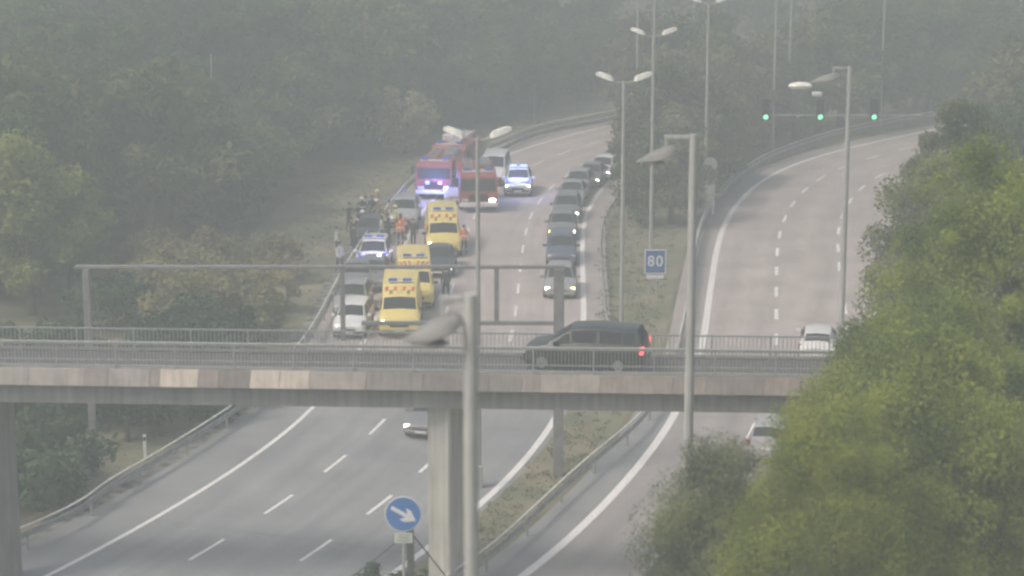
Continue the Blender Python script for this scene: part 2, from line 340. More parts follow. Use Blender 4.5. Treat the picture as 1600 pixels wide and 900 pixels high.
guardrail('median guardrail sloping down beside the white edge line below the bridge',[np.array((-11,48)),np.array((-4.6,62))]+[G(u,v,.75) for u,v in [(750,870),(830,800),(900,735),(960,685),(1000,652),(1035,600)]],double=True)
guardrail('guardrail curving along the inner left edge of the right carriageway',[G(u,v,.75) for u,v in [(1058,545),(1072,480),(1084,400),(1097,345),(1120,306),(1152,272),(1200,242),(1270,216),(1330,200),(1400,186),(1500,171)]]+[np.array((50,193))],double=True,solid=True)
guardrail('guardrail at the outer right edge of the right carriageway behind the trees',resample(off(RR,2.1),3.)[18:54],side=-1,double=True)
# ------------------------------------------------------------------ bridge
BY=-3.1*math.pi/180
KB=.95
bridge=empty('road_bridge',(-1.3*KB,70.0*KB,H*(1-KB)-.24),BY,'narrow concrete overpass with pinkish fascia panels crossing over both carriageways','bridge',None,KB)
ZD=7.0
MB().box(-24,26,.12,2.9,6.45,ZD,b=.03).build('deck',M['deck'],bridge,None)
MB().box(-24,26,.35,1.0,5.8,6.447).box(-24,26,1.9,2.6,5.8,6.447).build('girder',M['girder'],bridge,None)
# fascia panels, different weathered tints
edges=[-24,-20.5,-18.6,-16.8,-15.0,-13.1,-12.3,-10.9,-10.55,-9.25,-8.55,-7.5,-6.5,-5.5,-3.6,-1.7,.5,1.6,2.2,4.2,6.6,7.7,9.6,11.6,14,17,20,23,26]
pick={-10.9:1,-12.3:1}
tint=[0,2,0,4,0,0,1,1,3,1,4,3,3,0,2,4,2,1,3-3,1,1,2,0,1,4,1,2,0]
tint=[0,0,4,0,0,1,0,1,3,1,4,3,3,0,2,4,2,1,0,1,1,2,1,1,4,1,2]
for i in range(len(edges)-1):
    a,b=edges[i]+.008,edges[i+1]-.008; sl=.06
    m=MB(); v=[(a,0,6.5),(b,0,6.5),(b+sl,0,7.1),(a+sl,0,7.1)]; v+= [(x,.12,z) for x,_,z in v]
    m.add(v,[(0,1,2,3),(7,6,5,4),(0,4,5,1),(1,5,6,2),(2,6,7,3),(3,7,4,0)])
    m.build('fascia_panel',FAS[tint[i%len(tint)]],bridge,None)
MB().box(-24,26,2.903,3.03,6.5,7.1).build('fascia_panel',FAS[4],bridge,None)
MB().box(-24,26,.125,.45,ZD+.003,ZD+.14,b=.01).build('kerb',M['concrete'],bridge,None)
def railing(y,h,bays,z0,mt,spacing=.118,lab=None,hand=None):
    r=empty('railing',(0,y,0)); r.parent=bridge
    if lab: r['label']=lab
    if hand: MB().box(bays[0],bays[-1],-.045,.045,z0+h+.012,z0+h+.06,b=.01).build('handrail',hand,r,None)
    for k in range(len(bays)-1):
        a,b=bays[k],bays[k+1]; m=MB(); t=.022
        MB().box(a-.03,a+.03,-.03,.03,z0,z0+h+.01).build('railing_post',mt,r,None)
        m.box(a+.033,b-.033,-.03,.03,z0+h-.05,z0+h); m.box(a+.033,b-.033,-.015,.015,z0+.28,z0+.32); m.box(a+.033,b-.033,-.015,.015,z0+.06,z0+.1)
        x=a+spacing
        while x<b-.05: m.box(x-.011,x+.011,-.011,.011,z0+.101,z0+h-.051); x+=spacing
        m.build('railing_panel',mt,r,None)
    return r
bays=list(np.arange(-24,26.1,2.0))
railing(.06,.87,bays,7.11,M['rail_paint'],hand=M['pole'])
railing(2.78,.85,bays,ZD+.003,M['rail_paint'],.14)
M['dark_pier']=streak(mat('dark_pier_concrete',(.2,.2,.19),.9,scale=.8,col2=(.27,.27,.255)),.2)  # darker version of the pier concrete, used on the left pier only
def pier(x,w,l,mk='pier'):
    m=MB(); m.box(-w/2,w/2,-l/2,l/2,-1.3,5.797,b=.07); m.build('pier',M[mk],bridge,None,(x,1.45,0),(0,0,-math.radians(18)))
pier(-1.0,.84,1.5); pier(-16.7,.84,1.5,'dark_pier'); pier(12.2,.84,1.5)
# ------------------------------------------------------------------ sign gantry over the left carriageway, seen from behind
a=G(148,744); b=G(872,744); gvec=b-a; glen=float(np.linalg.norm(gvec))
gan=empty('sign_gantry',(a[0],a[1],0),math.atan2(gvec[1],gvec[0]),'dark grey portal sign gantry spanning the left carriageway just beyond the bridge','gantry')
MB().box(-.13,.13,-.13,.13,0,8.2,b=.02).build('leg',M['gantry'],gan,None)
MB().box(glen-.2,glen+.2,-.15,.15,0,8.2,b=.02).build('leg',M['gantry'],gan,None)
MB().box(-.4,glen+.22,-.1,.1,8.2,8.33,b=.02).build('crossbeam',M['gantry'],gan,None)
MB().box(10.4,glen-.203,-.06,.06,6.0,6.16,b=.02).build('lower_beam',M['gantry'],gan,None)
for x in (9.7,15.55): MB().box(x-.09,x+.09,-.08,.08,(5.4 if x<12 else 6.163),8.197,b=.01).build('hanger',M['gantry'],gan,None)
# ------------------------------------------------------------------ street lamps
def pole_mb(h,r0,r1,n=10):
    m=MB(); m.tube([(0,0,0),(0,0,h*.5),(0,0,h)],[r0,(r0+r1)/2,r1],n); return m
_pm=pole_mb(13.4,.11,.075).mesh('pole',M['pole']); 
_bm=MB().box(-.16,.16,-.16,.16,0,.9,b=.03).mesh('base',M['pole'],None)
def lumin(s):
    m=MB(); x0=.45*s; x1=1.25*s
    ring=lambda x,w,z0,z1:[(x,-w,z0),(x,w,z0),(x,w*.8,z1),(x,-w*.8,z1)]
    st=[ring(x0,.1,13.42,13.54),ring(x0+.12*s,.19,13.42,13.66),ring(x1-.2*s,.2,13.6,13.82),ring(x1,.1,13.68,13.8)]
    v=[p for r in st for p in r]; f=[(0,1,2,3),(15,14,13,12)] if s<0 else [(3,2,1,0),(12,13,14,15)]
    for i in range(3):
        for j in range(4):
            q=(i*4+j,i*4+(j+1)%4,i*4+4+(j+1)%4,i*4+4+j); f.append(q if s>0 else q[::-1])
    top=m.add(v,f); return top.mesh('lamp_head',M['lamp_glass'],.5)
_lh={1:lumin(1),-1:lumin(-1)}
_am=MB().tube([(-.6,0,13.47),(-.3,0,13.36),(0,0,13.32),(.3,0,13.36),(.6,0,13.47)],.035,6).mesh('bracket',M['pole'])
def street_lamp(u,v,label,sc=1.,rz=0,heads=(1,-1)):
    p=G(u,v); r=empty('street_lamp',(p[0],p[1],0),rz,label,'street lamp','tall motorway lamp posts',sc)
    link('pole',_pm,r); link('base',_bm,r)
    if heads: link('bracket',_am,r)
    for s in heads: link('lamp_head',_lh[s],r)
street_lamp(748,762,'tall twin headed lamp post rising before the red fire engines, nearest on the median')
street_lamp(970,583,'twin headed lamp post rising behind the dark car on the bridge')
street_lamp(1016,436,'twin headed lamp post rising just behind the blue 80 sign')
street_lamp(1019,284,'twin headed lamp post whose lamps touch the top edge of the picture')
street_lamp(994,236,'slim lamp post half hidden in the median trees, left of the others')
street_lamp(1101,332,'tall lamp post rising behind the round sign on the median')
street_lamp(1207,238,'tall lamp post beside the leftmost green traffic light')
street_lamp(1375,201,'tall lamp post rising beside the rightmost green traffic light')
street_lamp(1231,212,'lamp post rising behind the white lamp bowl over the traffic lights')
street_lamp(1082,196,'short visible top of a far lamp post above the median trees')
street_lamp(1588,168,'faint far lamp post near the right edge')
street_lamp(335,277,'faint pale post standing alone among the trees on the left slope',.65,0,())
street_lamp(665,200,'very faint post in the haze above the fire engines',.6,0,())
street_lamp(835,206,'short faint post behind the barrier of the far left bend',.28,0,())
# near single arm posts with old tilted lanterns
def old_lamp(D,u,utop_v,arm,label,lant=1.25,drop=.45,bowl=False):
    x=(u-800)/F*D*1.0; y0=D*cp; # horizontal distance from depth
    # place so that the depth along the view axis at the top is D
    z=H-(utop_v+290)/F*D; y=z  # placeholder
    top=None
    yy=D
    for _ in range(6):
        dep=yy*cp+(H-z)*sp; s=F/dep
        up=(450-utop_v)/F*dep
        # q.y*sp+q.z*cp=up
        z=H+(up-yy*sp)/cp
    x=(u-800)/F*(yy*cp+(H-z)*sp)
    r=empty('lamp_post',(x,yy,0),0,label,'lamp post','single arm lamp posts')
    rr=.115
    pole_mb(z,rr*1.25,rr*.9,12).build('pole',M['oldpole'],r)
    MB().box(-.2,.2,-.2,.2,0,1.1,b=.03).build('base',M['oldpole'],r,None)
    m=MB(); m.box(-arm-.04,-rr,-.04,.04,z-.12,z-.02,b=.01); m.box(-arm-.035,-arm+.035,-.035,.035,z-drop-.1,z-.125); m.build('arm',M['oldpole'],r,None)
    # lantern: hood of elliptic sections, its left tip hanging lower
    c0=Vector((-arm+.3,0,z-drop+.06)); st=[]; n=10; L=lant
    for k,(t,w,hh) in enumerate([(0,.1,.08),(.1,.22,.24),(.3,.26,.3),(.55,.25,.27),(.8,.15,.15),(1,.03,.03)]):
        cx=c0.x-t*L; cz=c0.z-t*.32-hh*.4
        st.append([(cx,w*math.cos(q),cz+(hh*math.sin(q) if math.sin(q)>0 else .12*hh*math.sin(q))) for q in [2*math.pi*j/n for j in range(n)]])
    v=[p for r_ in st for p in r_]; f=[tuple(range(n)),tuple(range(len(v)-1,len(v)-1-n,-1))]
    for i in range(len(st)-1):
        for j in range(n): f.append((i*n+j,i*n+n+j,i*n+n+(j+1)%n,i*n+(j+1)%n))
    MB().add(v,f).build('lamp_head',M['lantern'],r,.7)
    if bowl:
        MB().ball((c0.x-L-.45,0,c0.z-.5),.3,0,8,(1.9,1.,.62)).build('lamp_bowl',M['lamp_glass'],r)
        MB().tube([(c0.x-L*.9,0,c0.z-.36),(c0.x-L-.2,0,c0.z-.42)],.06).build('lamp_neck',M['lantern'],r)
    else:
        MB().ball((c0.x-L*.55,0,c0.z-.36),.2,0,8,(1.5,1.,.3)).build('lamp_bowl',M['lamp_body'],r)
old_lamp(32,735,460,.42,'thick grey nearest lamp post with drooping lantern, before the bridge pier',.9)
old_lamp(56,1084,210,.72,'grey lamp post with pale triangular lantern before the bridge, right of the 80 sign',1.05)
old_lamp(100,1328,104,.75,'slim lamp post with a white bowl lantern above the right carriageway',1.35,bowl=True)
# ------------------------------------------------------------------ traffic lights on a mast arm
gy=136.
pL=G(1196,338); yq=pL[1]
def at(u,v,y):
    # point at world y seen at pixel u,v
    t=(450-v)/F; d=(1,); k=y/(cp+t*sp); return ((u-800)/F*k, y, H+(-sp+t*cp)*k)
q0=at(1188,180,yq); q1=at(1535,180,yq)
mast=empty('signal_mast',(q1[0],yq,0),0,'grey mast arm with three traffic lights reaching over the right carriageway','signal mast')
zb=q0[2]; MB().tube([(0,0,0),(0,0,zb+.3)],[.14,.1],10).build('pole',M['pole'],mast)
MB().box(q0[0]-q1[0],-.1,-.035,.035,zb-.035,zb+.035,b=.01).build('arm',M['rail_dull'],mast,None)
for (u,lab) in ((1196,'leftmost green traffic light hanging over the right carriageway'),(1281,'middle green traffic light with a white camera above it'),(1365,'rightmost green traffic light over the right carriageway')):
    x=at(u,165,yq)[0]; t=empty('traffic_light',(x,yq-.2,zb-.12),0,lab,'traffic light','traffic lights on the mast arm')
    MB().box(-.24,.24,-.1,.12,-.15,1.15,b=.03).build('housing',M['black'],t,None)
    for k,z in enumerate((.95,.5,.05)):
        MB().cyl((0,-.115,z),(0,1,0),.17,.03,16).build('lens',M['green_on'] if k==2 else M['sig_off'],t)
        m=MB(); 
        for j in range(7):
            q=math.pi*(j/6); q2=math.pi*min(1,(j+1)/6)
            if j<6: m.panel([(.19*math.cos(q),-.1,z+.19*math.sin(q)),(.19*math.cos(q2),-.1,z+.19*math.sin(q2)),(.19*math.cos(q2),-.3,z+.19*math.sin(q2)),(.19*math.cos(q),-.3,z+.19*math.sin(q))],.01)
        m.build('visor',M['black'],t)
xc=at(1277,145,yq)[0]; cam_t=empty('traffic_camera',(xc,yq-.05,zb+.06),0,'small white traffic camera fixed above the middle green light','camera')
MB().tube([(0,0,0),(0,0,1.15)],.035).build('bracket',M['steel'],cam_t)
MB().box(-.34,.3,-.16,.16,1.153,1.42,b=.05).build('housing',M['sign_white'],cam_t,None)
MB().cyl((-.36,0,1.28),(1,0,0),.09,.05).build('lens',M['black'],cam_t)
# ------------------------------------------------------------------ signs
def text_obj(s,size,parent,loc,rot,m,name='numeral',sx=1.):
    cu=bpy.data.curves.new('txt','FONT'); cu.body=s; cu.size=size; cu.align_x='CENTER'; cu.align_y='CENTER'; cu.extrude=.004; cu.offset=.018*size; cu.space_character=1.15
    o=bpy.data.objects.new('txt',cu); COL.objects.link(o); dg=bpy.context.evaluated_depsgraph_get(); me=bpy.data.meshes.new_from_object(o.evaluated_get(dg)); bpy.data.objects.remove(o)
    me.materials.clear(); me.materials.append(m); q=link(name,me,parent,loc,rot); q.scale=(sx,1,1); return q
p=G(1019,462); sg=empty('speed_sign',(p[0],p[1],0),0,'blue rectangular road sign reading 80 on two posts in the median','road sign',None,.92)
for x in (-.22,.22): MB().tube([(x,.05,0),(x,.05,2.55)],.04).build('post',M['steel'],sg)
def offx(m,*a): return m
sx=.15; 
MB().box(sx-.62,sx+.62,-.02,.005,1.3,2.72,b=.0).build('border',M['sign_white'],sg,None)
MB().box(sx-.56,sx+.56,-.03,-.023,1.36,2.66).build('panel',M['blue_sign'],sg,None)
text_obj('80',.86,sg,(sx,-.036,2.02),(math.pi/2,0,0),M['sign_white'],sx=.98)
MB().box(sx-.5,sx+.5,-.02,.005,1.02,1.22).build('lower_plate',M['sign_white'],sg,None)
# round arrow sign close to the bridge pier
def at2(u,v,D): # point at horizontal distance y=D
    return at(u,v,D)
q=at(630,803,62.); ar=empty('arrow_sign',(q[0],62.,0),0,'round blue sign with a white arrow pointing down right, in front of the bridge pier','road sign')
zc=q[2]; R=.545
MB().cyl((0,0,zc),(0,1,0),R,.03,40).build('border',M['sign_white'],ar)
MB().cyl((0,-.02,zc),(0,1,0),R*.95,.012,40).build('disc',M['arrow_sign'],ar)
def rot2(x,z,a): return (x*math.cos(a)-z*math.sin(a),x*math.sin(a)+z*math.cos(a))
an=-math.radians(30); pts=[(-.40,-.055),(.06,-.055),(.0,-.22),(.06,-.22),(.41,0),(.06,.22),(.0,.22),(.06,.055),(-.40,.055)]
pts=[(-.42,-.058),(.1,-.058),(-.03,-.2),(.14,-.2),(.42,0),(.14,.2),(-.03,.2),(.1,.058),(-.42,.058)]
pp=[rot2(x,z,an) for x,z in pts]; m=MB(); m.panel([(x+.01,-.027,zc+z) for x,z in pp],.006); m.build('arrow',M['sign_white'],ar,None)
MB().box(-.27,.27,-.02,.01,zc-R-.36,zc-R-.05).build('plate',M['plate'],ar,None)
m=MB()
for k in range(3): m.box(-.2+.03*k,.2-.05*(k%2),-.027,-.0205,zc-R-.3+.085*k,zc-R-.265+.085*k)
m.build('plate_marking',M['plate_mark'],ar,None)
MB().tube([(0,.05,0),(0,.05,zc+.3)],.045).build('post',M['steel'],ar)
# dark post with bracing wires right behind the arrow sign
q=at(641,828,63.2); wp=empty('braced_post',(q[0],63.2,0),0,'dark green post with two slanting stays behind the round arrow sign','post')
MB().box(-.11,.11,-.1,.1,0,q[2],b=.01).build('post',M['dark_post'],wp,None)
for (du,dv,yy) in ((-92,72,62.9),(52,66,63.4)):
    e=at(641+du,828+dv,yy); MB().tube([(0,0,q[2]-.05),((e[0]-q[0])*1.9,(e[1]-63.2)*1.9,q[2]-.05+(e[2]-q[2])*1.9)],.025,6).build('stay',M['dark_post'],wp)
# round sign seen from behind on the median
p=G(1108,338); rs=empty('round_sign',(p[0],p[1],0),0,'round grey sign seen on the median beside the guardrail of the right carriageway','road sign')
MB().cyl((0,-.03,3.35),(0,1,0),.46,.03,28).build('disc',M['sign_back'],rs)
MB().tube([(0,.02,0),(0,.02,3.7)],.05).build('post',M['steel'],rs)
MB().box(-.32,.32,-.14,.2,.15,2.3,b=.04).build('cabinet',M['lamp_glass'],rs,None)
# small delineator by the left guardrail
p=G(241,722); dl=empty('marker_post',(p[0]-.4,p[1]+.3,0),0,'small white marker post behind the left guardrail under the bridge','marker post')
MB().box(-.06,.06,-.04,.04,0,1.05,b=.015).build('post',M['sign_white'],dl,None); MB().box(-.05,.05,-.05,-.042,.8,.95).build('reflector',M['black'],dl,None)
# ------------------------------------------------------------------ vehicles
# station: (t along length 0 front..1 rear, zbot, zbelt, ztop, width factor, roof half width factor)
STY={
'hatch':dict(L=4.1,W=1.74,st=[(0,.30,.52,.58,.84,.7),(.035,.2,.64,.72,.95,.78),(.14,.18,.78,.86,1,.84),(.25,.18,.88,.97,1,.82),(.44,.18,.92,1.41,1,.68),(.62,.18,.94,1.46,1,.69),(.86,.18,.97,1.40,1,.66),(.96,.2,.97,1.04,.97,.74),(1,.32,.7,.76,.9,.7)],cow=3,rs=4,re=6,rb=7,wx=(.18,.80),wr=.31),
'sedan':dict(L=4.55,W=1.78,st=[(0,.30,.5,.56,.84,.7),(.035,.2,.62,.70,.95,.78),(.14,.18,.76,.84,1,.84),(.27,.18,.86,.95,1,.82),(.43,.18,.9,1.38,1,.66),(.56,.18,.92,1.43,1,.67),(.72,.18,.95,1.38,1,.64),(.86,.18,.95,1.03,1,.76),(.97,.2,.93,.99,.96,.74),(1,.34,.7,.76,.9,.7)],cow=3,rs=4,re=6,rb=7,wx=(.18,.80),wr=.32),
'suv':dict(L=4.4,W=1.82,st=[(0,.36,.66,.74,.86,.74),(.03,.26,.8,.9,.95,.8),(.12,.24,.95,1.04,1,.86),(.23,.24,1.04,1.13,1,.84),(.4,.24,1.08,1.62,1,.7),(.62,.24,1.1,1.68,1,.71),(.9,.24,1.12,1.63,1,.69),(.975,.26,1.1,1.16,.97,.78),(1,.38,.8,.86,.92,.74)],cow=3,rs=4,re=6,rb=7,wx=(.18,.80),wr=.35),
'mpv':dict(L=4.25,W=1.72,st=[(0,.30,.55,.62,.82,.7),(.035,.2,.7,.78,.94,.78),(.12,.18,.84,.92,1,.84),(.22,.18,.93,1.02,1,.82),(.40,.18,.98,1.50,1,.72),(.62,.18,1.0,1.56,1,.73),(.93,.18,1.02,1.50,1,.71),(.985,.2,1.02,1.08,.97,.8),(1,.3,.75,.82,.92,.76)],cow=3,rs=4,re=6,rb=7,wx=(.17,.79),wr=.31),
'van':dict(L=5.0,W=1.92,st=[(0,.34,.7,.78,.86,.76),(.03,.24,.86,.96,.95,.82),(.1,.22,1.02,1.12,1,.86),(.19,.22,1.12,1.22,1,.84),(.33,.22,1.18,1.92,1,.78),(.6,.22,1.2,1.98,1,.8),(.96,.22,1.2,1.95,1,.8),(.99,.24,1.1,1.2,.98,.86),(1,.34,.8,.9,.95,.84)],cow=3,rs=4,re=6,rb=7,wx=(.17,.80),wr=.34),
'ambulance':dict(L=5.6,W=2.04,st=[(0,.34,.78,.86,.86,.78),(.025,.26,.95,1.06,.95,.84),(.09,.24,1.08,1.18,1,.88),(.155,.24,1.18,1.28,1,.86),(.25,.24,1.22,1.84,1,.8),(.33,.24,1.22,2.36,1,.82),(.45,.24,1.22,2.42,1,.84),(.98,.24,1.22,2.4,1,.84),(1,.34,1.2,2.3,.98,.82)],cow=3,rs=4,re=7,rb=8,wx=(.16,.78),wr=.35),
}
def sections(sty):
    d=STY[sty]; L,W=d['L'],d['W']; out=[]
    for (t,zb,zl,zt,wf,rf) in d['st']:
        x=L/2-t*L; w=W/2*wf; wr=W/2*rf; crown=.035
        out.append([(x,0,zb),(x,w*.88,zb),(x,w,zb+.3*(zl-zb)),(x,w*1.0,zl-.05),(x,w*.965,zl),(x,wr,zt-.035),(x,wr*.8,zt),(x,0,zt+crown)])
    return out
_cache={}
def car_meshes(sty,pk):
    k=(sty,pk)
    if k in _cache: return _cache[k]
    d=STY[sty]; L,W=d['L'],d['W']; sec=sections(sty); pm=paint(pk) if isinstance(pk,str) and pk!='yellow' else M['yellow']; r={}
    rings=[[p for p in s]+[(x,-y,z) for x,y,z in s[-2:0:-1]] for s in sec]; n=len(rings[0]); v=[p for q in rings for p in q]; f=[]
    for i in range(len(rings)-1):
        for j in range(n): f.append((i*n+j,i*n+(j+1)%n,(i+1)*n+(j+1)%n,(i+1)*n+j))
    f.append(tuple(range(n-1,-1,-1))); f.append(tuple((len(rings)-1)*n+j for j in range(n)))
    r['body']=MB().add(v,f).mesh('body',pm,.5)
    def V(p): return Vector(p)
    def lerp(a,b,t): return V(a)*(1-t)+V(b)*t
    def flip(p): return Vector((p.x,-p.y,p.z))
    c,s_,e,b=d['cow'],d['rs'],d['re'],d['rb']
    def screen(i,j,name,t0=.06,t1=.93):
        a=sec[i];bb=sec[j]; m=MB()
        lo=lerp(a[5],bb[5],t0); hi=lerp(a[5],bb[5],t1); loc=lerp(a[7],bb[7],t0); hic=lerp(a[7],bb[7],t1)
        lo.y*=.93; hi.y*=.93; lo.z+=.02; hi.z+=.02
        q=[lo,hi,hic,flip(hi),flip(lo),loc]
        # two strips
        if i<j: m.panel([loc,hic,hi,lo][::-1],.014); m.panel([flip(lo),flip(hi),hic,loc][::-1],.014)
        else: m.panel([loc,hic,hi,lo],.014); m.panel([flip(lo),flip(hi),hic,loc],.014)
        return m
    nrm=screen(c,s_,'windscreen')
    r['windscreen']=nrm.mesh('windscreen',M['glass'],None)
    def fixout(m,dirv):
        return m
    if sty!='ambulance': r['rear_window']=screen(b,e,'rear_window',.12,.9).mesh('rear_window',M['glass'],None)
    def side(i,j,a0,a1,top=.88):
        A,B=sec[i],sec[j]; m=[]
        def pt(t,h): return lerp(lerp(A[4],A[5],h),lerp(B[4],B[5],h),t)
        q=[pt(a0,.1),pt(a1,.1),pt(a1,top),pt(a0,top)]
        return q
    sides=[]
    tri=lambda: [lerp(sec[c][4],sec[s_][4],.25)+Vector((0,0,.03)),lerp(sec[c][4],sec[s_][4],.98)+Vector((0,0,.03)),lerp(sec[c][5],sec[s_][5],.9)+Vector((-.02,.0,0))]
    sides.append(tri())
    if sty=='ambulance': sides.append(side(4,5,.05,.9,.5))
    else:
        sides.append(side(s_,s_+1,.03,.95)); sides.append(side(s_+1,e,.04,.62)); sides.append(side(s_+1,e,.67,.95))
    r['side']=[]
    for q in sides:
        q=[Vector(p)+Vector((0,.004,0)) for p in q]; m1=MB().panel(q[::-1],.012); m2=MB().panel([flip(p) for p in q],.012)
        # make sure the panels sit outside
        r['side'].append((m1.mesh('side_window',M['glass'],None),m2.mesh('side_window',M['glass'],None)))
    wr=d['wr']
    r['tyre']=MB().cyl((0,0,0),(0,1,0),wr,.22,20).mesh('tyre',M['tyre']); r['rim']=MB().cyl((0,0,0),(0,1,0),wr*.62,.236,14).cyl((0,0,0),(0,1,0),wr*.18,.25,8).mesh('rim',M['rim'])
    r['arch']=MB().cyl((0,0,0),(0,1,0),wr*1.17,.2,20).mesh('wheel_arch',M['black'])
    x0=sec[0][0][0]; zl=sec[0][4][2]; w=W/2
    def front_y(i): return sec[i][3][1]
    xa=sec[1][0][0]; za=sec[1][4][2]
    hl=MB().box(-.07,.07,-.17,.17,-.075,.075,b=.025)
    r['headlight']={k:MB().box(-.07,.09,-.18,.18,-.08,.08,b=.025).mesh('headlight',M[k],None) for k in ('lens','lens_on','lens_yellow')}
    r['hlpos']=(xa-.0,w*.70,(zl+za)/2+.0)
    r['grille']=MB().box(x0-.02,x0+.025,-w*.46,w*.46,zl-.16,zl-.02,b=.012).mesh('grille',M['black'],None)
    zb=sec[0][0][2]; r['bumper']=MB().box(x0-.12,x0+.05,-w*.86,w*.86,zb,zb+.14,b=.03).mesh('bumper',M['black'] if sty in('suv','van','ambulance') else pm,None)
    r['plate']=MB().box(x0+.052,x0+.062,-.26,.26,zb+.02,zb+.13).mesh('number_plate',M['numplate'],None)
    xr=sec[-1][0][0]; r['plate_r']=MB().box(xr-.02,xr+.01,-.26,.26,sec[-1][4][2]-.12,sec[-1][4][2]-.01).mesh('number_plate',M['numplate'],None)
    zt=sec[b][4][2]; xb=sec[b][0][0]
    r['tail']={k:MB().box(xb-.05,xb+.12,-.09,.09,-.14,.14,b=.02).mesh('tail_light',M[k],None) for k in('tail','tail_on')}
    r['tlpos']=(0,sec[b][3][1]-.06,zt-.16)
    mb=MB().box(-.07,.07,-.11,.11,-.07,.08,b=.02); r['mirror']=mb.mesh('mirror',pm if sty!='ambulance' else M['black'],None); r['mpos']=(lerp(sec[c][4],sec[s_][4],.35).x,w+.1,sec[c][4][2]+.1)
    r['zroof']=max(q[7][2] for q in sec); r['x0']=x0; r['w']=w; r['d']=d; r['sec']=sec
    _cache[k]=r; return r
def car(name,label,cat,sty,pk,pos,hd,lights='lens',tail='tail',group=None,beacons=None,z=0.,scale=1.,hl2=None,extra=None):
    r=car_meshes(sty,pk); d=r['d']; L=d['L']
    root=empty(name,(pos[0],pos[1],z+.018),hd,label,cat,group,scale)
    link('body',r['body'],root); link('windscreen',r['windscreen'],root)
    if 'rear_window' in r: link('rear_window',r['rear_window'],root)
    for a,b in r['side']: link('side_window',a,root); link('side_window',b,root)
    for t in d['wx']:
        for s in (1,-1):
            x=L/2-t*L; y=s*(d['W']/2-.095); w=empty('wheel',(x,y,d['wr'])); w.parent=root
            link('tyre',r['tyre'],w); link('rim',r['rim'],w); link('wheel_arch',r['arch'],root,(x,s*(d['W']/2-.112),d['wr']+.03))
    hx,hy,hz=r['hlpos']
    for s,k in ((1,lights),(-1,hl2 or lights)): link('headlight',r['headlight'][k],root,(hx,s*hy,hz),(0,0,-s*.12))
    tx,ty,tz=r['tlpos']
    for s in (1,-1): link('tail_light',r['tail'][tail],root,(0,s*ty,tz))
    for k,nm in (('grille','grille'),('bumper','bumper'),('plate','number_plate'),('plate_r','number_plate')): link(nm,r[k],root)
    mx,my,mz=r['mpos']
    for s in (1,-1): link('mirror',r['mirror'],root,(mx,s*my,mz))
    if beacons:
        xr=L/2-L*(.5 if sty!='ambulance' else .36); zr=r['zroof']
        lb=MB().box(xr-.13,xr+.13,-.6,.6,zr,zr+.05,b=.01).build('light_bar',M['sign_white'],root,None)
        for s in (1,-1): MB().box(xr-.12,xr+.12,s*.35-.22,s*.35+.22,zr+.053,zr+.16,b=.03).build('beacon',M[beacons],lb,None)
    return root,r
def blue_light(loc,power=60,col=(.35,.4,1)):
    l=bpy.data.lights.new('beacon_glow','POINT'); l.energy=power; l.color=col; l.shadow_soft_size=.1; o=bpy.data.objects.new('beacon_glow',l); COL.objects.link(o); o.location=loc
def front_pos(u,v,sty,ref=EL,toward=True,dh=0.):
    # the pixel is the ground point under the middle of the front bumper
    p=G(u,v); h=heading(ref,p)+(math.pi if toward else 0)+dh; L=STY[sty]['L']
    return p-np.array([math.cos(h),math.sin(h)])*L/2*(1 if toward else -1),h
def lcar(u,v,label,sty,pk,name='parked_car',cat='car',dh=0.,**k):
    p,h=front_pos(u,v,sty,EL,True,dh); return car(name,label,cat,sty,pk,p,h,**k)
Q='cars queueing in the lane beside the median'
lcar(875,469,'grey car with yellow headlights leading the queue beside the median, behind the gantry leg','hatch','palegrey','queued_car',lights='lens_yellow',hl2='lens_on',group=Q)
lcar(877,418,'dark blue grey car second in the queue, directly behind the leading car with yellow headlights','mpv','blue','queued_car',group=Q)
lcar(878,378,'grey car with both headlights lit, third in the median queue','hatch','grey','queued_car',lights='lens_on',hl2='lens_yellow',group=Q)
lcar(884,350,'blue grey estate fourth in the median queue with its left headlight showing','mpv','grey','queued_car',lights='lens_on',hl2='lens',group=Q)
lcar(890,325,'silver blue car fifth in the median queue with a lit headlight','sedan','palegrey','queued_car',lights='lens_on',hl2='lens',group=Q)
lcar(899,307,'light grey car sixth in the median queue, below the white car','hatch','palegrey','queued_car',group=Q)
lcar(917,295,'dark grey car seventh in the median queue with one bright headlight','sedan','grey','queued_car',lights='lens_on',hl2='lens',group=Q)
lcar(935,283,'white car eighth in the median queue where the lane starts to bend','hatch','white','queued_car',lights='lens_on',hl2='lens',group=Q)
lcar(950,271,'silver car ninth in the median queue, directly in front of the last white car','hatch','silver','queued_car',group=Q)
lcar(976,249,'dark car last in the queue, mostly hidden by the median trees','hatch','dark','queued_car',group=Q)
lcar(963,259,'white car near the end of the queue, partly hidden by the median trees','sedan','white','queued_car',group=Q)
SH='cars stopped on the left shoulder'
lcar(543,534,'white off-roader at the front of the line stopped on the left shoulder','suv','white',group=SH,scale=.88)
lcar(546,498,'grey car stopped directly behind the white off-roader on the shoulder','hatch','palegrey',group=SH)
lcar(554,462,'dark grey car third in line on the left shoulder by the guardrail','sedan','grey',group=SH)
lcar(578,458,'grey car stopped behind the nearest ambulance, below the patrol car with blue light','hatch','grey',group=SH)
o,r=lcar(580,431,'patrol car with white roof and one blue flashing lamp beside the group of people','suv','white','police_car','police car',lights='lens_on',beacons='blue_off')
MB().box(r['x0']-.7,r['x0']-.48,-.42,-.1,.98,1.06,b=.02).build('hood_lamp',M['blue_on'],o,None)
MB().panel([(r['x0']-.9,-.8,1.1),(r['x0']-.25,-.74,.97),(r['x0']-.25,.74,.97),(r['x0']-.9,.8,1.1)],.012).build('hood_panel',M['blue_off'],o,None)  # thin blue sheet covering the front of the hood
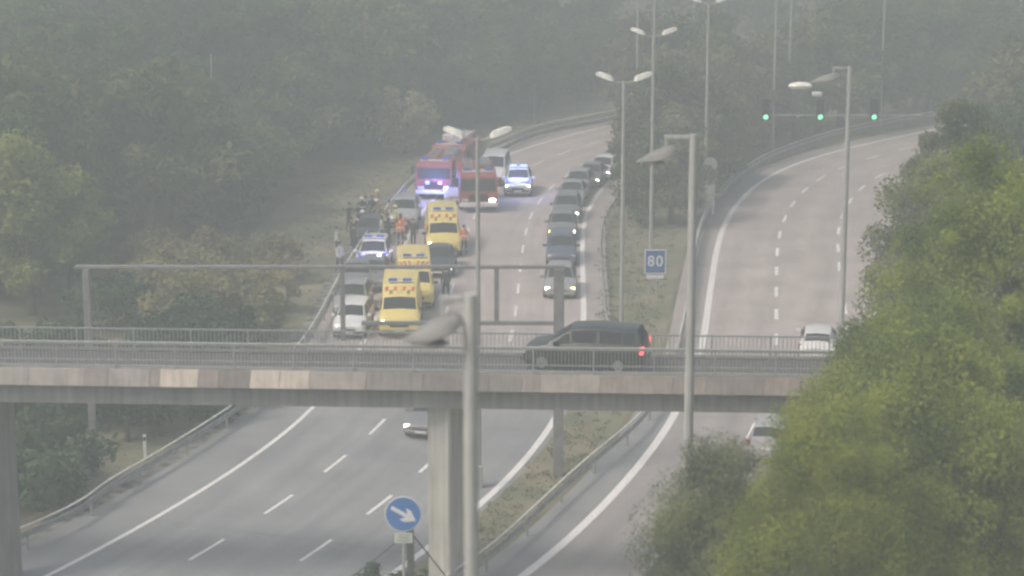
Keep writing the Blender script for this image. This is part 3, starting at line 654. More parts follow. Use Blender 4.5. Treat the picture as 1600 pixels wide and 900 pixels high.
lcar(574,386,'damaged dark grey car in the middle of the crowd at the left guardrail','hatch','dark',name='crashed_car')
lcar(630,360,'grey car with a white roof front stopped left of the farthest ambulance','suv','silver',group=SH,dh=.05)
lcar(683,436,'dark blue car stopped to the right of the middle ambulance','sedan','dark',group=SH,lights='lens_on',hl2='lens')
lcar(713,321,'silver car squeezed between the two fire engines behind the farthest ambulance','sedan','silver',group=SH)
o,r=lcar(809,309,'patrol car with blue roof lights flashing on the open road right of the fire engines','suv','white','police_car','police car',lights='lens_on',beacons='blue_on',dh=.12)
MB().panel([(r['x0']-.9,-.8,1.09),(r['x0']-.2,-.72,.95),(r['x0']-.2,.72,.95),(r['x0']-.9,.8,1.09)],.012).build('hood_panel',M['blue_off'],o,None)  # same thin blue sheet over this car's hood
MB().box(r['x0']-.5,r['x0']-.3,-.14,.14,1.06,1.14,b=.03).build('hood_lamp',M['blue_on'],o,None)
o,r=lcar(768,293,'white van with a red stripe behind the right fire engine','van','white','white_van','van',dh=.1)
MB().box(r['x0']-.05,r['x0']+.06,-.7,.7,.5,.6).build('red_stripe',M['stripe_red'],o,None)
# car below the bridge
lcar(656,690,'silver car with a bright headlight driving out beneath the bridge beside the pier','hatch','grey','moving_car',lights='lens_on',scale=.93)
# right carriageway, driving away
def rcar(u,v,label,sty,pk,**k):
    p=G(u,v); h=heading(RL,p); q=p+np.array([math.cos(h),math.sin(h)])*STY[sty]['L']/2; return car('moving_car',label,'car',sty,pk,q,h,**k)
rcar(1276,571,'small white car driving away on the right carriageway just above the bridge railing','hatch','white')
rcar(1199,728,'silver car on the right carriageway showing its roof through the gap under the bridge','mpv','silver')
# dark car on the bridge (faces left)
bl=Matrix.Rotation(BY,3,'Z')@Vector((3.74,1.5,0))+Vector((-1.3,70.0,0))
car('bridge_car','dark estate car with one red tail light driving left along the bridge','car','mpv','teal',(bl.x*KB,bl.y*KB),math.pi+BY-.15,tail='tail_on',z=H*(1-KB)-.24+KB*ZD-.012,scale=.98*KB)
# ambulances
AM='yellow ambulances parked one behind the other'
def ambulance(u,v,label,marks,dh=.09,lights='lens_on'):
    o,r=lcar(u,v,label,'ambulance','yellow','ambulance','ambulance',dh=dh,group=AM,lights='lens',hl2=lights,beacons='blue_off')
    s=r['sec']; A,B=s[4],s[5]
    def pt(t,y): 
        a=Vector(A[5])*(1-t)+Vector(B[5])*t; return Vector((a.x+.012,a.y*y*.96,a.z+.014+(.03*(1-abs(y)))))
    m=MB(); rays=7
    for k in range(-3,4):
        if marks=='sun':
            y0=k*.15; y1=k*.32; w0,w1=.045,.1
            m.panel([pt(.06,y0-w0),pt(.06,y0+w0),pt(.85,y1+w1),pt(.85,y1-w1)],.008,0 if abs(k)%2 else 1)
        else:
            y=k*.27; t=.3+.28*(abs(k)%2)
            m.panel([pt(t-.12,y-.11),pt(t-.12,y+.08),pt(t+.26,y+.13),pt(t+.22,y-.1)],.008,0 if k%2 else 1)
    m.build('front_marking',[M['stripe_red'],M['stripe_dark']],o,None)
    # red and pale chequered band along both sides
    m=MB(); W=r['w']
    for k in range(9):
        x=1.2-k*.45
        for s_ in (1,-1): m.box(x-.2,x+.2,s_*(W+.001)-.006,s_*(W+.001)+.006,.72 if k%2 else .95,.95 if k%2 else 1.18)
    m.build('side_marking',M['stripe_red'],o,None)
    return o
ambulance(624,531,'nearest yellow ambulance with a pale windscreen, its foot cut off by the lantern','dots')
ambulance(648,487,'middle yellow ambulance with a red sunburst pattern above its windscreen','sun')
ambulance(694,404,'farthest yellow ambulance standing behind the person in orange','dots')
# fire engines
def fire_engine(u,v,label,L=7.2,Hh=2.95,dh=0.,ladder=False,hood_lights=False,dark=False):
    p=G(u,v); h=heading(EL,p)+math.pi+dh; c=p-np.array([math.cos(h),math.sin(h)])*L/2
    o=empty('fire_engine',(c[0],c[1],.018),h,label,'fire engine','red fire engines on the scene'); w=1.22; x=L/2
    MB().box(-x+.1,x-.3,-.5,.5,.45,.75).build('chassis',M['black'],o,None)
    cl=2.1; m=MB()   # cab with raked front
    pr=[(x,.55),(x,1.35),(x-.22,Hh-.25),(x-.45,Hh),(x-cl,Hh),(x-cl,.55)]
    v=[(a,-w+(.06 if b>1.4 else 0),b) for a,b in pr]+[(a,w-(.06 if b>1.4 else 0),b) for a,b in pr]; n=len(pr)
    m.add(v,[tuple(range(n-1,-1,-1))[::-1],tuple(range(n,2*n))[::-1]]+[(i,n+i,n+(i+1)%n,(i+1)%n) for i in range(n)]); m.build('cab',M['fire_red'],o,None)
    MB().panel([(x+.002,-w*.9,1.42),(x+.002,w*.9,1.42),(x-.19,w*.86,Hh-.38),(x-.19,-w*.86,Hh-.38)],.016).build('windscreen',M['glass'],o,None)
    for s in (1,-1):
        q=[(x-.25,s*(w+.0),1.45),(x-1.0,s*(w+.0),1.45),(x-1.0,s*(w-.03),Hh-.45),(x-.4,s*(w-.03),Hh-.45)]
        MB().panel(q if s<0 else q[::-1],.02).build('side_window',M['glass'],o,None)
        q=[(x-1.15,s*w,1.45),(x-1.95,s*w,1.45),(x-1.95,s*(w-.03),Hh-.45),(x-1.15,s*(w-.03),Hh-.45)]
        MB().panel(q if s<0 else q[::-1],.02).build('side_window',M['glass'],o,None)
        MB().box(x-.1,x+.08,s*(w+.18)-.1,s*(w+.18)+.1,1.7,2.25,b=.02).build('mirror',M['black'],o,None)
        MB().box(x-.02,x+.05,s*.88-.2,s*.88+.2,.72,.92,b=.02).build('headlight',M['lens_on'] if s>0 else M['lens'],o,None)
        for k,xx in enumerate((x-1.35,-x+1.7)):
            wl=empty('wheel',(xx,s*(w-.17),.48)); wl.parent=o
            MB().cyl((0,0,0),(0,1,0),.48,.3,20).build('tyre',M['tyre'],wl); MB().cyl((0,0,0),(0,1,0),.27,.33,14).build('rim',M['rim'],wl)
        for k in range(4):
            xx=x-cl-.35-k*1.12; MB().box(xx-.95,xx,s*w-.012,s*w+.022,1.1,Hh-.5,b=.008).build('roller_shutter',M['shutter'],o,None)
        MB().box(-x+.1,x-cl-.06,s*(w+.004)-.01,s*(w+.004)+.01,.88,1.02).build('side_stripe',M['sign_white'],o,None)
    MB().box(-x,x-cl-.03,-w,w,.8,Hh-.05,b=.05).build('equipment_body',M['fire_red'],o,None)
    MB().box(x-.04,x+.16,-w,w,.4,.68,b=.04).build('bumper',M['sign_white'],o,None)
    MB().box(x+.003,x+.03,-.6,.6,.78,1.2,b=.01).build('grille',M['black'],o,None)
    MB().box(x+.165,x+.175,-.26,.26,.47,.59).build('number_plate',M['numplate'],o,None)
    lb=MB().box(x-.95,x-.6,-1.0,1.0,Hh+.002,Hh+.08,b=.01).build('light_bar',M['sign_white'],o,None)
    for s in (1,-1): MB().box(x-.93,x-.62,s*.7-.25,s*.7+.25,Hh+.083,Hh+.25,b=.04).build('beacon',M['blue_off'],lb,None)
    if hood_lights:
        for s,k in ((1,'violet_on'),(-1,'blue_on')): MB().box(x+.035,x+.09,s*.42-.13,s*.42+.13,1.06,1.28,b=.02).build('grille_lamp',M[k if s<0 else 'violet_on'],o,None)
    z=Hh-.05; m=MB()
    if ladder:
        for s in (.1,.75): m.box(-x+.2,x-.2,s-.04,s+.04,Hh+.3,Hh+.42)
        for k in range(14): m.box(-x+.4+k*.48,-x+.45+k*.48,.14,.71,Hh+.33,Hh+.38)
        m.build('ladder',M['sign_white'],o,None)
        MB().box(-x+.6,-x+1.5,-.5,.9,Hh-.048,Hh+.28,b=.04).build('turntable',M['fire_red'],o,None)
        MB().box(x-cl-1.2,x-cl-.6,-1.0,-.2,Hh-.048,Hh+.4,b=.05).build('roof_locker',M['sign_white'],o,None)
    else:
        for s in (-.75,-.25): m.box(-x+.3,x-cl-.3,s-.035,s+.035,z+.12,z+.2)
        for k in range(9): m.box(-x+.5+k*.5,-x+.54+k*.5,-.713,-.287,z+.13,z+.18)
        for k in (0,1): m.box(-x+.7+k*2.8,-x+.8+k*2.8,-.8,-.2,z+.002,z+.118)
        m.build('ladder',M['steel'],o,None)
        MB().box(-x+.5,x-cl-.6,.15,.95,z+.002,z+.3,b=.05).build('roof_locker',M['shutter'],o,None)
    return o
fire_engine(678,313,'red fire engine with two violet blue lamps lit on its grille, leftmost of the three',L=6.,Hh=2.5,hood_lights=True)
fire_engine(700,287,'red fire engine with white roof ladder standing farthest back of the three',L=5.6,Hh=2.6,ladder=True)
fire_engine(748,333,'dull red fire engine turned slightly outwards, nearest the open lane',L=6.,Hh=2.55,dh=.16)
p=G(680,300); p=G(678,313); blue_light((p[0],p[1]-1.1,1.5),320,(.22,.28,1)); p=G(809,309); blue_light((p[0],p[1]+.3,2.2),240,(.3,.4,1)); p=G(586,431); blue_light((p[0]+.3,p[1]+.1,1.7),90,(.45,.4,1))
# ------------------------------------------------------------------ people
def person_mesh(pose,jacket,trousers,tape):
    J={}
    bend=.0; 
    J['pel']=(0,0,.96); lean={'stand':.02,'walk':.06,'bend':.55,'reach':.08}[pose]
    def up(d,z): # point along the leaned spine
        return (d*0+math.sin(lean)*z, math.cos(lean)*z)
    def sp_(h,x=0,y=0): return (math.sin(lean)*h+x*math.cos(lean),y,.96+math.cos(lean)*h-x*math.sin(lean))
    J['waist']=sp_(.14); J['chest']=sp_(.34); J['neckb']=sp_(.5); J['neck']=sp_(.58); J['head']=sp_(.66,.02); J['crown']=sp_(.79,.025)
    E=[('pel','waist'),('waist','chest'),('chest','neckb'),('neckb','neck'),('neck','head'),('head','crown')]
    Rr={'pel':(.17,.13),'waist':(.15,.115),'chest':(.18,.125),'neckb':(.1,.09),'neck':(.058,.058),'head':(.085,.095),'crown':(.075,.085)}
    arm={'stand':[(.02,-.28),(.06,-.52)],'walk':[(-.1,-.26),(.02,-.5)],'bend':[(.2,-.2),(.42,-.3)],'reach':[(.22,-.14),(.46,-.02)]}[pose]
    arm2={'stand':[(.0,-.28),(.12,-.48)],'walk':[(.1,-.26),(.26,-.44)],'bend':[(.16,-.22),(.36,-.36)],'reach':[(.03,-.28),(.1,-.51)]}[pose]
    fing=[]
    for s,ar in ((1,arm),(-1,arm2)):
        n='LR'[s<0]; J['sh'+n]=sp_(.45,0,s*.19); b=J['sh'+n]; J['el'+n]=(b[0]+ar[0][0],b[1]+s*.05,b[2]+ar[0][1]); J['wr'+n]=(b[0]+ar[1][0],b[1]+s*.05,b[2]+ar[1][1])
        d=(Vector(J['wr'+n])-Vector(J['el'+n])).normalized(); J['pa'+n]=tuple(Vector(J['wr'+n])+d*.08)
        E+=[('neckb','sh'+n),('sh'+n,'el'+n),('el'+n,'wr'+n),('wr'+n,'pa'+n)]; Rr.update({'sh'+n:(.075,.075),'el'+n:(.055,.055),'wr'+n:(.036,.036),'pa'+n:(.03,.045)})
        sd=d.cross(Vector((0,s,0))).normalized(); q=Vector(J['pa'+n])
        for k in range(4):
            a=q+sd*(.028-.019*k); l=(.075,.085,.08,.06)[k]; m1=a+d*l*.55; m2=m1+(d*.8+Vector((0,-s*.6,0))).normalized()*l*.45; fing.append((a-d*.02,m1,m2,.0095))
        a=Vector(J['wr'+n])+d*.03+sd*.03; fing.append((a,a+(d+sd).normalized()*.04,a+(d*1.4+sd*.7).normalized()*.075,.011))
        st={'stand':(0,0),'walk':(.2*s,.16*s),'bend':(.06,0),'reach':(.1*s,.05*s)}[pose]
        J['hip'+n]=(0,s*.1,.9); J['kn'+n]=(st[0]*.5+.04,s*.12,.5); J['an'+n]=(st[0],s*.13,.09); J['toe'+n]=(st[0]+.17,s*.15,.045)
        E+=[('pel','hip'+n),('hip'+n,'kn'+n),('kn'+n,'an'+n),('an'+n,'toe'+n)]; Rr.update({'hip'+n:(.1,.1),'kn'+n:(.066,.066),'an'+n:(.047,.047),'toe'+n:(.04,.045)})
    names=list(J); idx={k:i for i,k in enumerate(names)}
    me=bpy.data.meshes.new('person'); me.from_pydata([J[k] for k in names],[(idx[a],idx[b]) for a,b in E],[])
    o=bpy.data.objects.new('tmp',me); COL.objects.link(o); o.modifiers.new('s','SKIN'); sl=me.skin_vertices[0] if len(me.skin_vertices) else None
    if sl is None:
        bm=bmesh.new(); bm.from_mesh(me); bm.verts.layers.skin.verify(); bm.to_mesh(me); bm.free(); sl=me.skin_vertices[0]
    for k in names: sl.data[idx[k]].radius=Rr[k]; sl.data[idx[k]].use_root=(k=='pel')
    md=o.modifiers.new('ss','SUBSURF'); md.levels=1
    dg=bpy.context.evaluated_depsgraph_get(); ev=bpy.data.meshes.new_from_object(o.evaluated_get(dg)); bpy.data.objects.remove(o)
    mats=[M['skin'],jacket,trousers,M['boot'],M['reflect'],M['black']]
    V=[tuple(v.co) for v in ev.vertices]; Fc=[tuple(p.vertices) for p in ev.polygons]; fm=[]
    bone={}
    for a,b in E:
        if b in('neck','head','crown') : mi=0
        elif b[:2]=='pa': mi=0
        elif b[:2] in('hi','kn','an'): mi=2
        elif b[:3]=='toe': mi=3
        else: mi=1
        bone[(a,b)]=mi
    for f in Fc:
        c=sum((Vector(V[i]) for i in f),Vector())/len(f); best=9;bi=1
        for (a,b),mi in bone.items():
            A,B=Vector(J[a]),Vector(J[b]); t=max(0,min(1,(c-A).dot(B-A)/(B-A).length_squared)); dd=(c-(A+(B-A)*t)).length-min(Rr[a][0],Rr[b][0])*.8
            if dd<best: best=dd;bi=mi
        if tape and bi==1 and .2<(c-Vector(J['pel'])).length<.27: bi=4
        if tape and bi==2 and .3<c.z<.36: bi=4
        fm.append(bi)
    m=MB(); m.v=V; m.f=Fc; m.m=fm
    for a,b1,b2,rr in fing: m.tube([a,b1,b2],[rr,rr*.95,rr*.75],6,0)
    hd=Vector(J['head'])*.45+Vector(J['crown'])*.55; fx=Vector((math.cos(lean),0,-math.sin(lean))); uz=Vector((math.sin(lean),0,math.cos(lean)))
    m.ball(tuple(hd+fx*.092-uz*.02),.016,0,5,(1.2,.8,1.3))
    for s in (1,-1): m.ball(tuple(hd+fx*.08+uz*.012+Vector((0,s*.033,0))),.01,5,5); m.ball(tuple(hd+Vector((0,s*.082,0))-uz*.01),.022,0,5,(.8,.4,1.3))
    m.ball(tuple(hd+fx*.08-uz*.065),.014,5,5,(.5,1.6,.35))
    return m.mesh('person',mats,.9),hd,lean
_pc={}
CL={'dark':('navy','charcoal',False),'police':('navy','navy',True),'fire':('khaki','khaki',True),'orange':('orange','navy',True),'white':('whitecloth','charcoal',False),'yellow':('yellowcloth','navy',True),'grey':('charcoal','navy',False)}
def person(u,v,label,pose,cl,face,hat=None,group=None,sc=1.):
    k=(pose,cl)
    if k not in _pc: _pc[k]=person_mesh(pose,M[CL[cl][0]],M[CL[cl][1]],CL[cl][2])
    me,hd,lean=_pc[k]; p=G(u,v); o=link('person',me,None,(p[0],p[1],.02),(0,0,face)); tag(o,label,'person',group); o.scale=(sc,)*3
    m=MB(); n=7
    if hat:
        for i in range(1): 
            v_=[];f_=[]
            for a in range(n+1):
                t=math.pi*.55*a/n
                for b in range(14):
                    q=2*math.pi*b/14; rr=.122+(.03 if a==n else 0); v_.append((hd.x+rr*math.sin(t)*math.cos(q)*1.08,hd.y+rr*math.sin(t)*math.sin(q),hd.z+.02+rr*math.cos(t)))
            for a in range(n):
                for b in range(14): f_.append((a*14+b,(a+1)*14+b,(a+1)*14+(b+1)%14,a*14+(b+1)%14))
            m.add(v_,f_)
        m.build('helmet',M[hat],o)
    else:
        m.ball((hd.x-.018,hd.y,hd.z+.025),.1,0,7,(.98,.93,1.0)); m.build('hair',M['hair'],o)
    return o
PG='people gathered around the crash at the left guardrail'
D=math.radians
person(526,402,'bystander in white top standing outside the left guardrail, upper of the two','stand','white',D(10),group=PG)
person(531,427,'person in white jacket walking along the left verge above the shoulder cars','walk','white',D(-60),group=PG)
person(549,386,'person in dark clothes at the left edge of the crowd beside the guardrail','stand','grey',D(0),group=PG)
person(557,372,'person with white helmet leaning over at the left of the crashed car','bend','police',D(20),'helmet_w',PG)
person(566,352,'person in navy with white helmet standing behind the crashed car','reach','police',D(-80),'helmet_w',PG)
person(582,350,'person in charcoal clothes standing behind the middle of the crashed car','stand','grey',D(-100),None,PG)
person(598,352,'firefighter in khaki with white helmet bending at the rear of the crashed car','bend','fire',D(200),'helmet_w',PG)
person(597,384,'person in white top standing at the right front corner of the crashed car','stand','white',D(170),None,PG)
person(608,380,'bystander in navy standing between the crashed car and the middle ambulance','reach','dark',D(180),None,PG)
person(610,357,'firefighter in khaki walking with raised arm near the grey car','walk','fire',D(190),None,PG)
person(619,366,'person in yellow vest with a bright yellow helmet near the grey car','stand','yellow',D(190),'helmet_y',PG)
person(626,385,'crew member in orange jacket standing behind the middle ambulance','stand','orange',D(-90),None,PG)
person(635,376,'crew member in orange jacket bending forward near the farthest ambulance','bend','orange',D(-150),None,PG)
person(725,399,'crew member in long orange jacket standing right of the farthest ambulance','stand','orange',D(-80),None)
person(545,362,'person in dark clothes farthest left behind the crashed car, arm stretched out','reach','dark',D(-20),None,PG)
person(553,398,'onlooker in charcoal clothes at the guardrail, just above the patrol car mirror','stand','grey',D(30),None,PG)
person(572,345,'onlooker in white top leaning over behind the crashed car','bend','white',D(-90),None,PG)
person(590,340,'firefighter in khaki with yellow helmet standing highest in the crowd','stand','fire',D(-95),'helmet_y',PG)
person(604,372,'responder in yellow vest bending at the right side of the crashed car','bend','yellow',D(180),None,PG)
person(560,362,'officer in navy with reflective band walking behind the left of the crashed car','walk','police',D(-30),None,PG)
person(646,388,'person in charcoal clothes walking just left of the farthest ambulance','walk','grey',D(-100),None,PG)
person(697,470,'person in dark clothes walking past the headlight of the dark blue car','walk','grey',D(100))
# ------------------------------------------------------------------ vegetation
def leaf_mesh(name,cent,rad,nper,size,m,seed,flat=1.,droop=0.,inner=.4):
    rg=np.random.default_rng(seed); K=len(cent); N=K*nper
    c=np.repeat(np.array(cent),nper,0); r=np.repeat(np.array(rad),nper)
    d=rg.normal(size=(N,3)); d/=np.linalg.norm(d,axis=1)[:,None]; rr=r*rg.random(N)**inner
    pos=c+d*rr[:,None]*np.array([1,1,flat])
    nr=d*.6+rg.normal(size=(N,3))*.6+np.array([0,0,.35]); nr/=np.linalg.norm(nr,axis=1)[:,None]
    t=np.cross(nr,rg.normal(size=(N,3))); 
    if droop: t=t/np.linalg.norm(t,axis=1)[:,None]*(1-droop)+np.array([0,0,-1])*droop; t-=nr*(t*nr).sum(1)[:,None]
    t/=np.linalg.norm(t,axis=1)[:,None]+1e-9; b=np.cross(nr,t)
    s=size*(.6+.8*rg.random(N))[:,None]; w=.42 if not droop else .22
    v=np.stack([pos-t*s,pos+b*s*w+nr*s*.12,pos+t*s,pos-b*s*w+nr*s*.12],1).reshape(-1,3)
    me=bpy.data.meshes.new(name); me.vertices.add(4*N); me.vertices.foreach_set('co',v.astype(np.float32).ravel())
    me.loops.add(4*N); me.loops.foreach_set('vertex_index',np.arange(4*N,dtype=np.int32)); me.polygons.add(N); me.polygons.foreach_set('loop_start',np.arange(0,4*N,4,dtype=np.int32))
    me.materials.append(m); me.update(calc_edges=True); return me
def trunk_mesh(h,r,limbs,seed,name='trunk'):
    rg=np.random.default_rng(seed); m=MB(); a,b=rg.normal(size=2)*.25
    m.tube([(0,0,-.2),(a*.3,b*.3,h*.35),(a,b,h*.7),(a*1.3,b*1.3,h)],[r*1.2,r*.85,r*.5,r*.12],8)
    for k in range(limbs):
        z=h*(.3+.5*rg.random()); q=rg.random()*6.28; l=h*(.25+.15*rg.random()); x0,y0=a*z/h,b*z/h
        m.tube([(x0,y0,z),(x0+math.cos(q)*l*.5,y0+math.sin(q)*l*.5,z+l*.35),(x0+math.cos(q)*l,y0+math.sin(q)*l,z+l*.6)],[r*.4,r*.25,r*.07],6)
    return m.mesh(name,M['bark'])
def crown_pts(K,w,z0,z1,seed,rc,shape=1.):
    rg=np.random.default_rng(seed); c=[];r=[]
    for k in range(K):
        d=rg.normal(size=3); d/=np.linalg.norm(d); q=rg.random()**.35
        z=.5+.5*d[2]*q; ww=w*(1-.35*max(0,z-.35)*shape)
        c.append((d[0]*q*ww,d[1]*q*ww,z0+(z1-z0)*z)); r.append(rc*(.6+.8*rg.random()))
    return c,r
PROTO={}
def proto(key,h,w,m,K,nper,size,low=.22,rc=.9,seed=1,flat=.75):
    c,r=crown_pts(K,w,h*low,h*.93,seed,rc); PROTO[key]=(trunk_mesh(h*.85,h*.018+.04,7,seed),leaf_mesh('crown',c,r,nper,size,m,seed,flat),h)
for i,(m,s) in enumerate([(L_FOREST[0],1),(L_FOREST[1],2),(L_FOREST[2],3),(L_FOREST[0],4),(L_FOREST[1],5)]): proto('f%d'%i,10.,3.1+.3*(i%3),m,46,95,.26,.16,1.05,10+s)
proto('bright',10.,3.2,L_BRIGHT,60,120,.2,.1,.95,31); proto('pale',4.6,2.3,L_PALE,40,90,.15,.05,.6,32); proto('scrub',3.2,2.3,L_SCRUB,36,90,.16,.02,.65,33); proto('scrub2',3.,2.6,L_FOREST[0],36,90,.16,.02,.65,35)
proto('median',8.,2.6,L_MEDIAN,52,110,.2,.04,.9,34); proto('median2',8.,2.9,L_FOREST[2],52,110,.2,.04,.9,36)
def tree(key,x,y,h,label,cat='tree',name='tree',group=None,rz=None,wide=1.):
    t,c,h0=PROTO[key]; s=h/h0; o=empty(name,(x,y,ground_z(x,y)),random.random()*6.28 if rz is None else rz,label,cat,group); o.scale=(s*wide,s*wide,s)
    link('trunk',t,o); link('crown',c,o); return o
def tpx(key,u,v,h,label,**k):
    p=G(u,v); return tree(key,p[0],p[1],h,label,**k)
# trees that stand out
tpx('bright',50,492,10.,'bright yellow green tree standing out at the left edge, the nearer one',wide=1.0)
tpx('bright',112,470,7.2,'smaller bright green tree at the left edge, right beside the taller bright one')
tpx('bright',-40,470,9.5,'bright green tree cut by the left edge of the picture')
tpx('pale',634,240,5.4,'pale rounded willow like bush left of the fire engine roof')
tpx('bright',250,205,11,'fresh green tree high on the left slope',)
MT='bushy trees on the median between the carriageways'
ML='bushy green tree in the row on the median between the two carriageways'
for i,(u,v,h) in enumerate([(1003,352,6.),(1048,350,7.5),(1066,322,7.),(1012,308,8.),(1040,296,9.),(1090,296,8.5),(1026,262,8.5),(1062,262,9.5),(1120,284,6.5),(1150,254,8),(1105,246,9),(1195,232,7.),(1240,216,7.),(1150,222,9),(1075,222,10),(1010,222,9.5),(1190,200,8),(1010,196,10),(1110,196,10),(1265,196,6)]):
    tpx('median' if i%2 else 'median2',u,v,h,ML,group=MT,wide=.9+.15*(i%3))
SG='low scrub bushes beyond the left guardrail'
for i,(u,v) in enumerate([(215,485),(260,500),(305,480),(345,505),(390,470),(415,490),(180,515),(330,450),(430,440),(250,455),(380,530),(300,540)]):
    tpx('scrub' if i%6 else 'scrub2',u,v,2.2+random.random()*1.6,'yellowish brown low bush in the scrub between the bridge railing and the dark wood',cat='bush',name='bush',group=SG)
UG='dark shrubs under the left end of the bridge'
for i,(u,v,h) in enumerate([(30,772,3.6),(18,764,3.),(20,720,5.),(200,690,4.5),(270,660,3.),(330,625,3.),(165,650,3.3),(90,640,4.2),(240,610,2.8),(15,800,3),(320,580,3.6)]):
    p=G(u,v)
    tree('f0' if h>4.4 else 'scrub2',p[0],p[1],h,'dark shrub in the shade under the left end of the bridge',cat='shrub',name='shrub',group=UG)
tpx('scrub2',590,985,2.1,'low dark shrub at the bottom edge left of the arrow sign',cat='shrub',name='shrub')
# individual woodland trees on both sides
WL='trees of the hazy wood left of the motorway'; WR='trees of the hazy wood right of the motorway'
cnt=0; pts=[]
def far_enough(x,y,d): return all((x-a)**2+(y-b)**2>d*d for a,b in pts)
tries=0
ELf=resample(EL,1.); RLf=resample(RL,1.)
nl=0
while cnt<235 and tries<16000:
    tries+=1; y=112+ (208-112)*random.random(); x=-50+112*random.random()
    if abs(x)>y*.27+3 : continue
    l=lateral(ELf,(x,y)); rr=lateral(RLf,(x,y))
    left=l<-(9.5 if y>150 else 9.5 if y>135 else 11.5) ; right=(rr>RW+9.5 and l>0 and (y>178 or x>.212*y+3.5)) or (y>172 and rr<-5 and l>LW+5)
    uu=800+F*x/(y*cp+H*sp)
    if left and abs(uu-635)<55 and y<168 and l>-22: continue
    if not(left or right): continue
    if left and nl>165: continue
    if left and y<125 and x>-24: continue
    if left and y<118 and x>-27: continue
    if not far_enough(x,y,3.9): continue
    nl+=left
    pts.append((x,y)); edge=left and l>-13
    h=(5.5+3*random.random()) if edge else 8.5+5*random.random()
    if left and abs(uu-335)<34 and y<152: h=min(h,24.3-455*y/3400)
    if left and abs(uu-835)<30: h=min(h,8.)
    tree('f%d'%random.randrange(5),x,y,h,'deciduous tree in the hazy wood on the left slope beside the motorway' if left else 'deciduous tree in the hazy wood to the right of the right carriageway',group=WL if left else WR,wide=1.+.25*random.random()); cnt+=1
print('wood trees',cnt,tries)
# the far hillside wood, one mass
C=[];R_=[];rg=np.random.default_rng(99)
while len(C)<5200:
    y=200+190*rg.random()**.8; x=(rg.random()*2-1)*(y*.27+6)
    le,lr=lateral(EL,(x,y)),lateral(RL,(x,y))
    if y<207 and ((-8<le<LW+5) or (-5<lr<RW+9)): continue
    if y<208 and le<0: continue
    h=9+5*rg.random(); g=ground_z(x,y)
    for k in range(7):
        d=rg.normal(size=3); d/=np.linalg.norm(d); C.append((x+d[0]*2.6,y+d[1]*2.6,g+h*.58+d[2]*h*.36)); R_.append(1.2+.7*rg.random())
me=leaf_mesh('woodland',C,R_,34,.42,leafmat('leaves_far',(.025,.05,.035),(.085,.125,.06),.05,.3,.12),5,.8); o=link('woodland',me); tag(o,'dense far wood covering the hazy hillside behind the motorway','wood',None,'stuff')
# near trees on the right
def near_tree(u,v,D,w,h_px,label,m,K,nper,size,seed,droop=0.,name='tree',rc=.8,low=None):
    # crown centre seen at (u,v) at horizontal distance D; w half-width and hh half-height in metres
    x,y,z=at(u,v,D); o=empty(name,(x,y,0),0,label,'tree')
    hh=h_px; c,r=crown_pts(K,w,z-hh,z+hh,seed,rc,.9)
    tm=trunk_mesh(z+hh*.55,.2,0,seed); link('trunk',tm,o); link('crown',leaf_mesh('crown',c,r,nper,size,m,seed,.8,droop,.5),o); return o
near_tree(1580,560,56,3.2,6.8,'large yellow green tree filling the right edge of the picture',L_NEAR,150,714,0.065,51)
near_tree(1440,760,50,2.9,3.9,'broad leafy tree low in the right corner in front of the bridge end',L_NEAR,150,714,0.057,52)
near_tree(1300,830,46,2.1,2.9,'feathery green tree with light clumps at the bottom right of centre',L_NEAR,120,714,0.053,53,.35)
near_tree(1130,845,49,1.75,2.5,'drooping grey green willow like tree beside the lower road edge',L_NEAR2,90,714,0.057,54,.6)
near_tree(1452,450,84,2.5,5.6,'grey green tree behind the bridge end at the outer edge of the right carriageway',L_NEAR2,110,510,0.091,55)
near_tree(1372,640,60,1.75,2.6,'yellow green tree touching the right end of the bridge railing',L_NEAR,90,646,0.065,56)
near_tree(1500,330,92,2.6,4.6,'tree overhanging the right carriageway beyond the bridge, below the wood',L_NEAR2,100,510,0.106,57)
near_tree(1432,590,64,1.6,4.4,'slender green tree between the bridge end and the large right tree',L_NEAR,80,646,0.068,58)
# grass tufts on the verges
gc=[];rg=np.random.default_rng(17)
for i in range(2600):
    j=rg.integers(0,len(rows)-1); t_=.12+.76*rg.random(); k_=rg.random(); p=(rows[j][0]*(1-t_)+rows[j][1]*t_)*(1-k_)+k_*(rows[j+1][0]*(1-t_)+rows[j+1][1]*t_); gc.append((p[0],p[1]+rg.normal()*.3,.05))
lv=off(EL,-4.); lw_=off(EL,-11.)
for i in range(3000):
    j=rg.integers(0,len(lv)); t_=rg.random(); p=lv[j]*(1-t_)+lw_[j]*t_; gc.append((p[0]+rg.normal()*.3,p[1]+rg.normal()*.8,.05))
gc=[g for g in gc if 66<g[1]<185]
tag(link('grass',leaf_mesh('grass',gc,[.24]*len(gc),10,.07,leafmat('grass_blades',(.15,.165,.09),(.27,.24,.15),.3,.3,.16),8,.5)),'uneven dry grass growing on the median and the left verge','grass',None,'stuff')
near_tree(1304,684,58,1.2,1.75,'small green tree in front of the bridge end, hiding its lower beam',L_NEAR,60,560,.062,59)
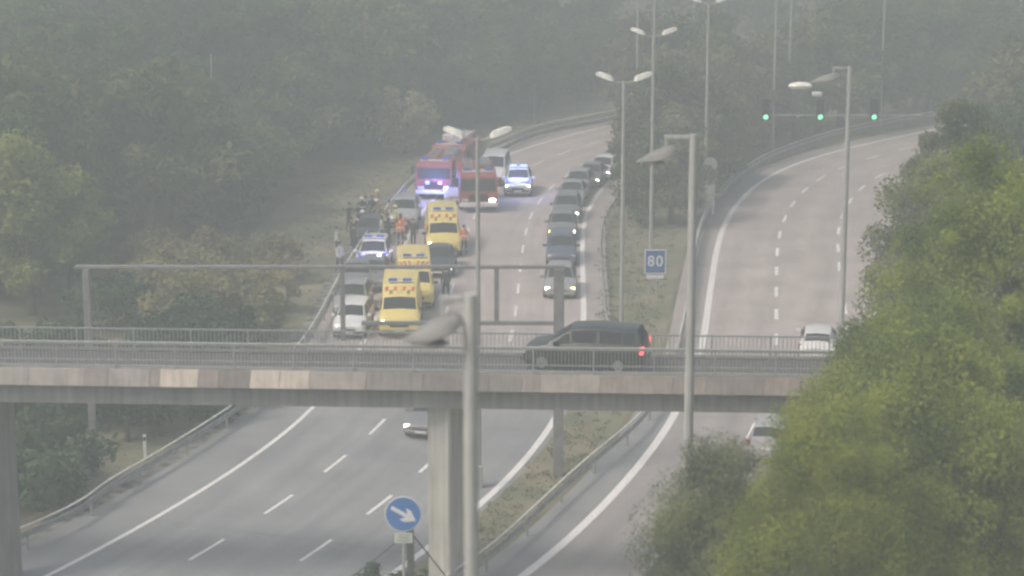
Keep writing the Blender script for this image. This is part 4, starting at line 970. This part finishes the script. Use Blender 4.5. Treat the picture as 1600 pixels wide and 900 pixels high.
# ------------------------------------------------------------------ haze
def haze():
    hz=MB().box(-650,650,-70,950,-2.,66).build('haze',[],None,None)
    m=bpy.data.materials.new('haze_air'); m.use_nodes=True; n=m.node_tree.nodes; l=m.node_tree.links
    for x in list(n):
        if x.type!='OUTPUT_MATERIAL': n.remove(x)
    v=n.new('ShaderNodeVolumePrincipled'); v.inputs['Density'].default_value=HAZE_D; v.inputs['Color'].default_value=(*HAZE_C,1); v.inputs['Anisotropy'].default_value=0.
    l.new(v.outputs[0],n['Material Output'].inputs['Volume']); hz.data.materials.clear(); hz.data.materials.append(m); hz['kind']='stuff'; hz['label']='thin grey haze hanging over the whole motorway valley'
HAZE_D=.0061; HAZE_C=(.475,.525,.528)
haze()
# ------------------------------------------------------------------ light, sky, camera
EV=math.radians(52); AZ=math.radians(238)   # sun high, behind-left of the camera; overcast, so very soft
w=bpy.data.worlds.new('World'); S.world=w; w.use_nodes=True; n=w.node_tree.nodes; l=w.node_tree.links
sky=n.new('ShaderNodeTexSky'); sky.sky_type='NISHITA'; sky.sun_disc=False; sky.sun_elevation=EV; sky.sun_rotation=AZ; sky.air_density=1.; sky.dust_density=6.; sky.ozone_density=.6
bg=n['Background']; bg.inputs['Strength'].default_value=.15; l.new(sky.outputs[0],bg.inputs['Color'])
sl=bpy.data.lights.new('sun','SUN'); sl.energy=1.5; sl.angle=math.radians(14); sl.color=(1,.95,.88); so=bpy.data.objects.new('sun',sl); COL.objects.link(so)
dirv=Vector((math.sin(AZ)*math.cos(EV),math.cos(AZ)*math.cos(EV),math.sin(EV))); so.rotation_euler=dirv.to_track_quat('Z','Y').to_euler(); so.location=(0,0,100)
cd=bpy.data.cameras.new('camera'); co=bpy.data.objects.new('camera',cd); COL.objects.link(co); co.location=(0,0,H); co.rotation_euler=(math.pi/2-P,0,0); cd.sensor_width=36; cd.lens=F/1600*36; cd.clip_end=3000; cd.clip_start=.5; S.camera=co
S.view_settings.view_transform='Standard'; S.view_settings.look='None'; S.view_settings.gamma=1; S.view_settings.exposure=.7
cd.dof.use_dof=True; cd.dof.focus_distance=118; cd.dof.aperture_fstop=.66
c=S.cycles; c.pixel_filter_type='BLACKMAN_HARRIS'; c.filter_width=2.35; c.volume_bounces=1; c.max_bounces=9; c.diffuse_bounces=4; c.glossy_bounces=2; c.transmission_bounces=6; c.volume_step_rate=1.; c.volume_max_steps=64; c.use_denoising=True; c.sample_clamp_indirect=4.
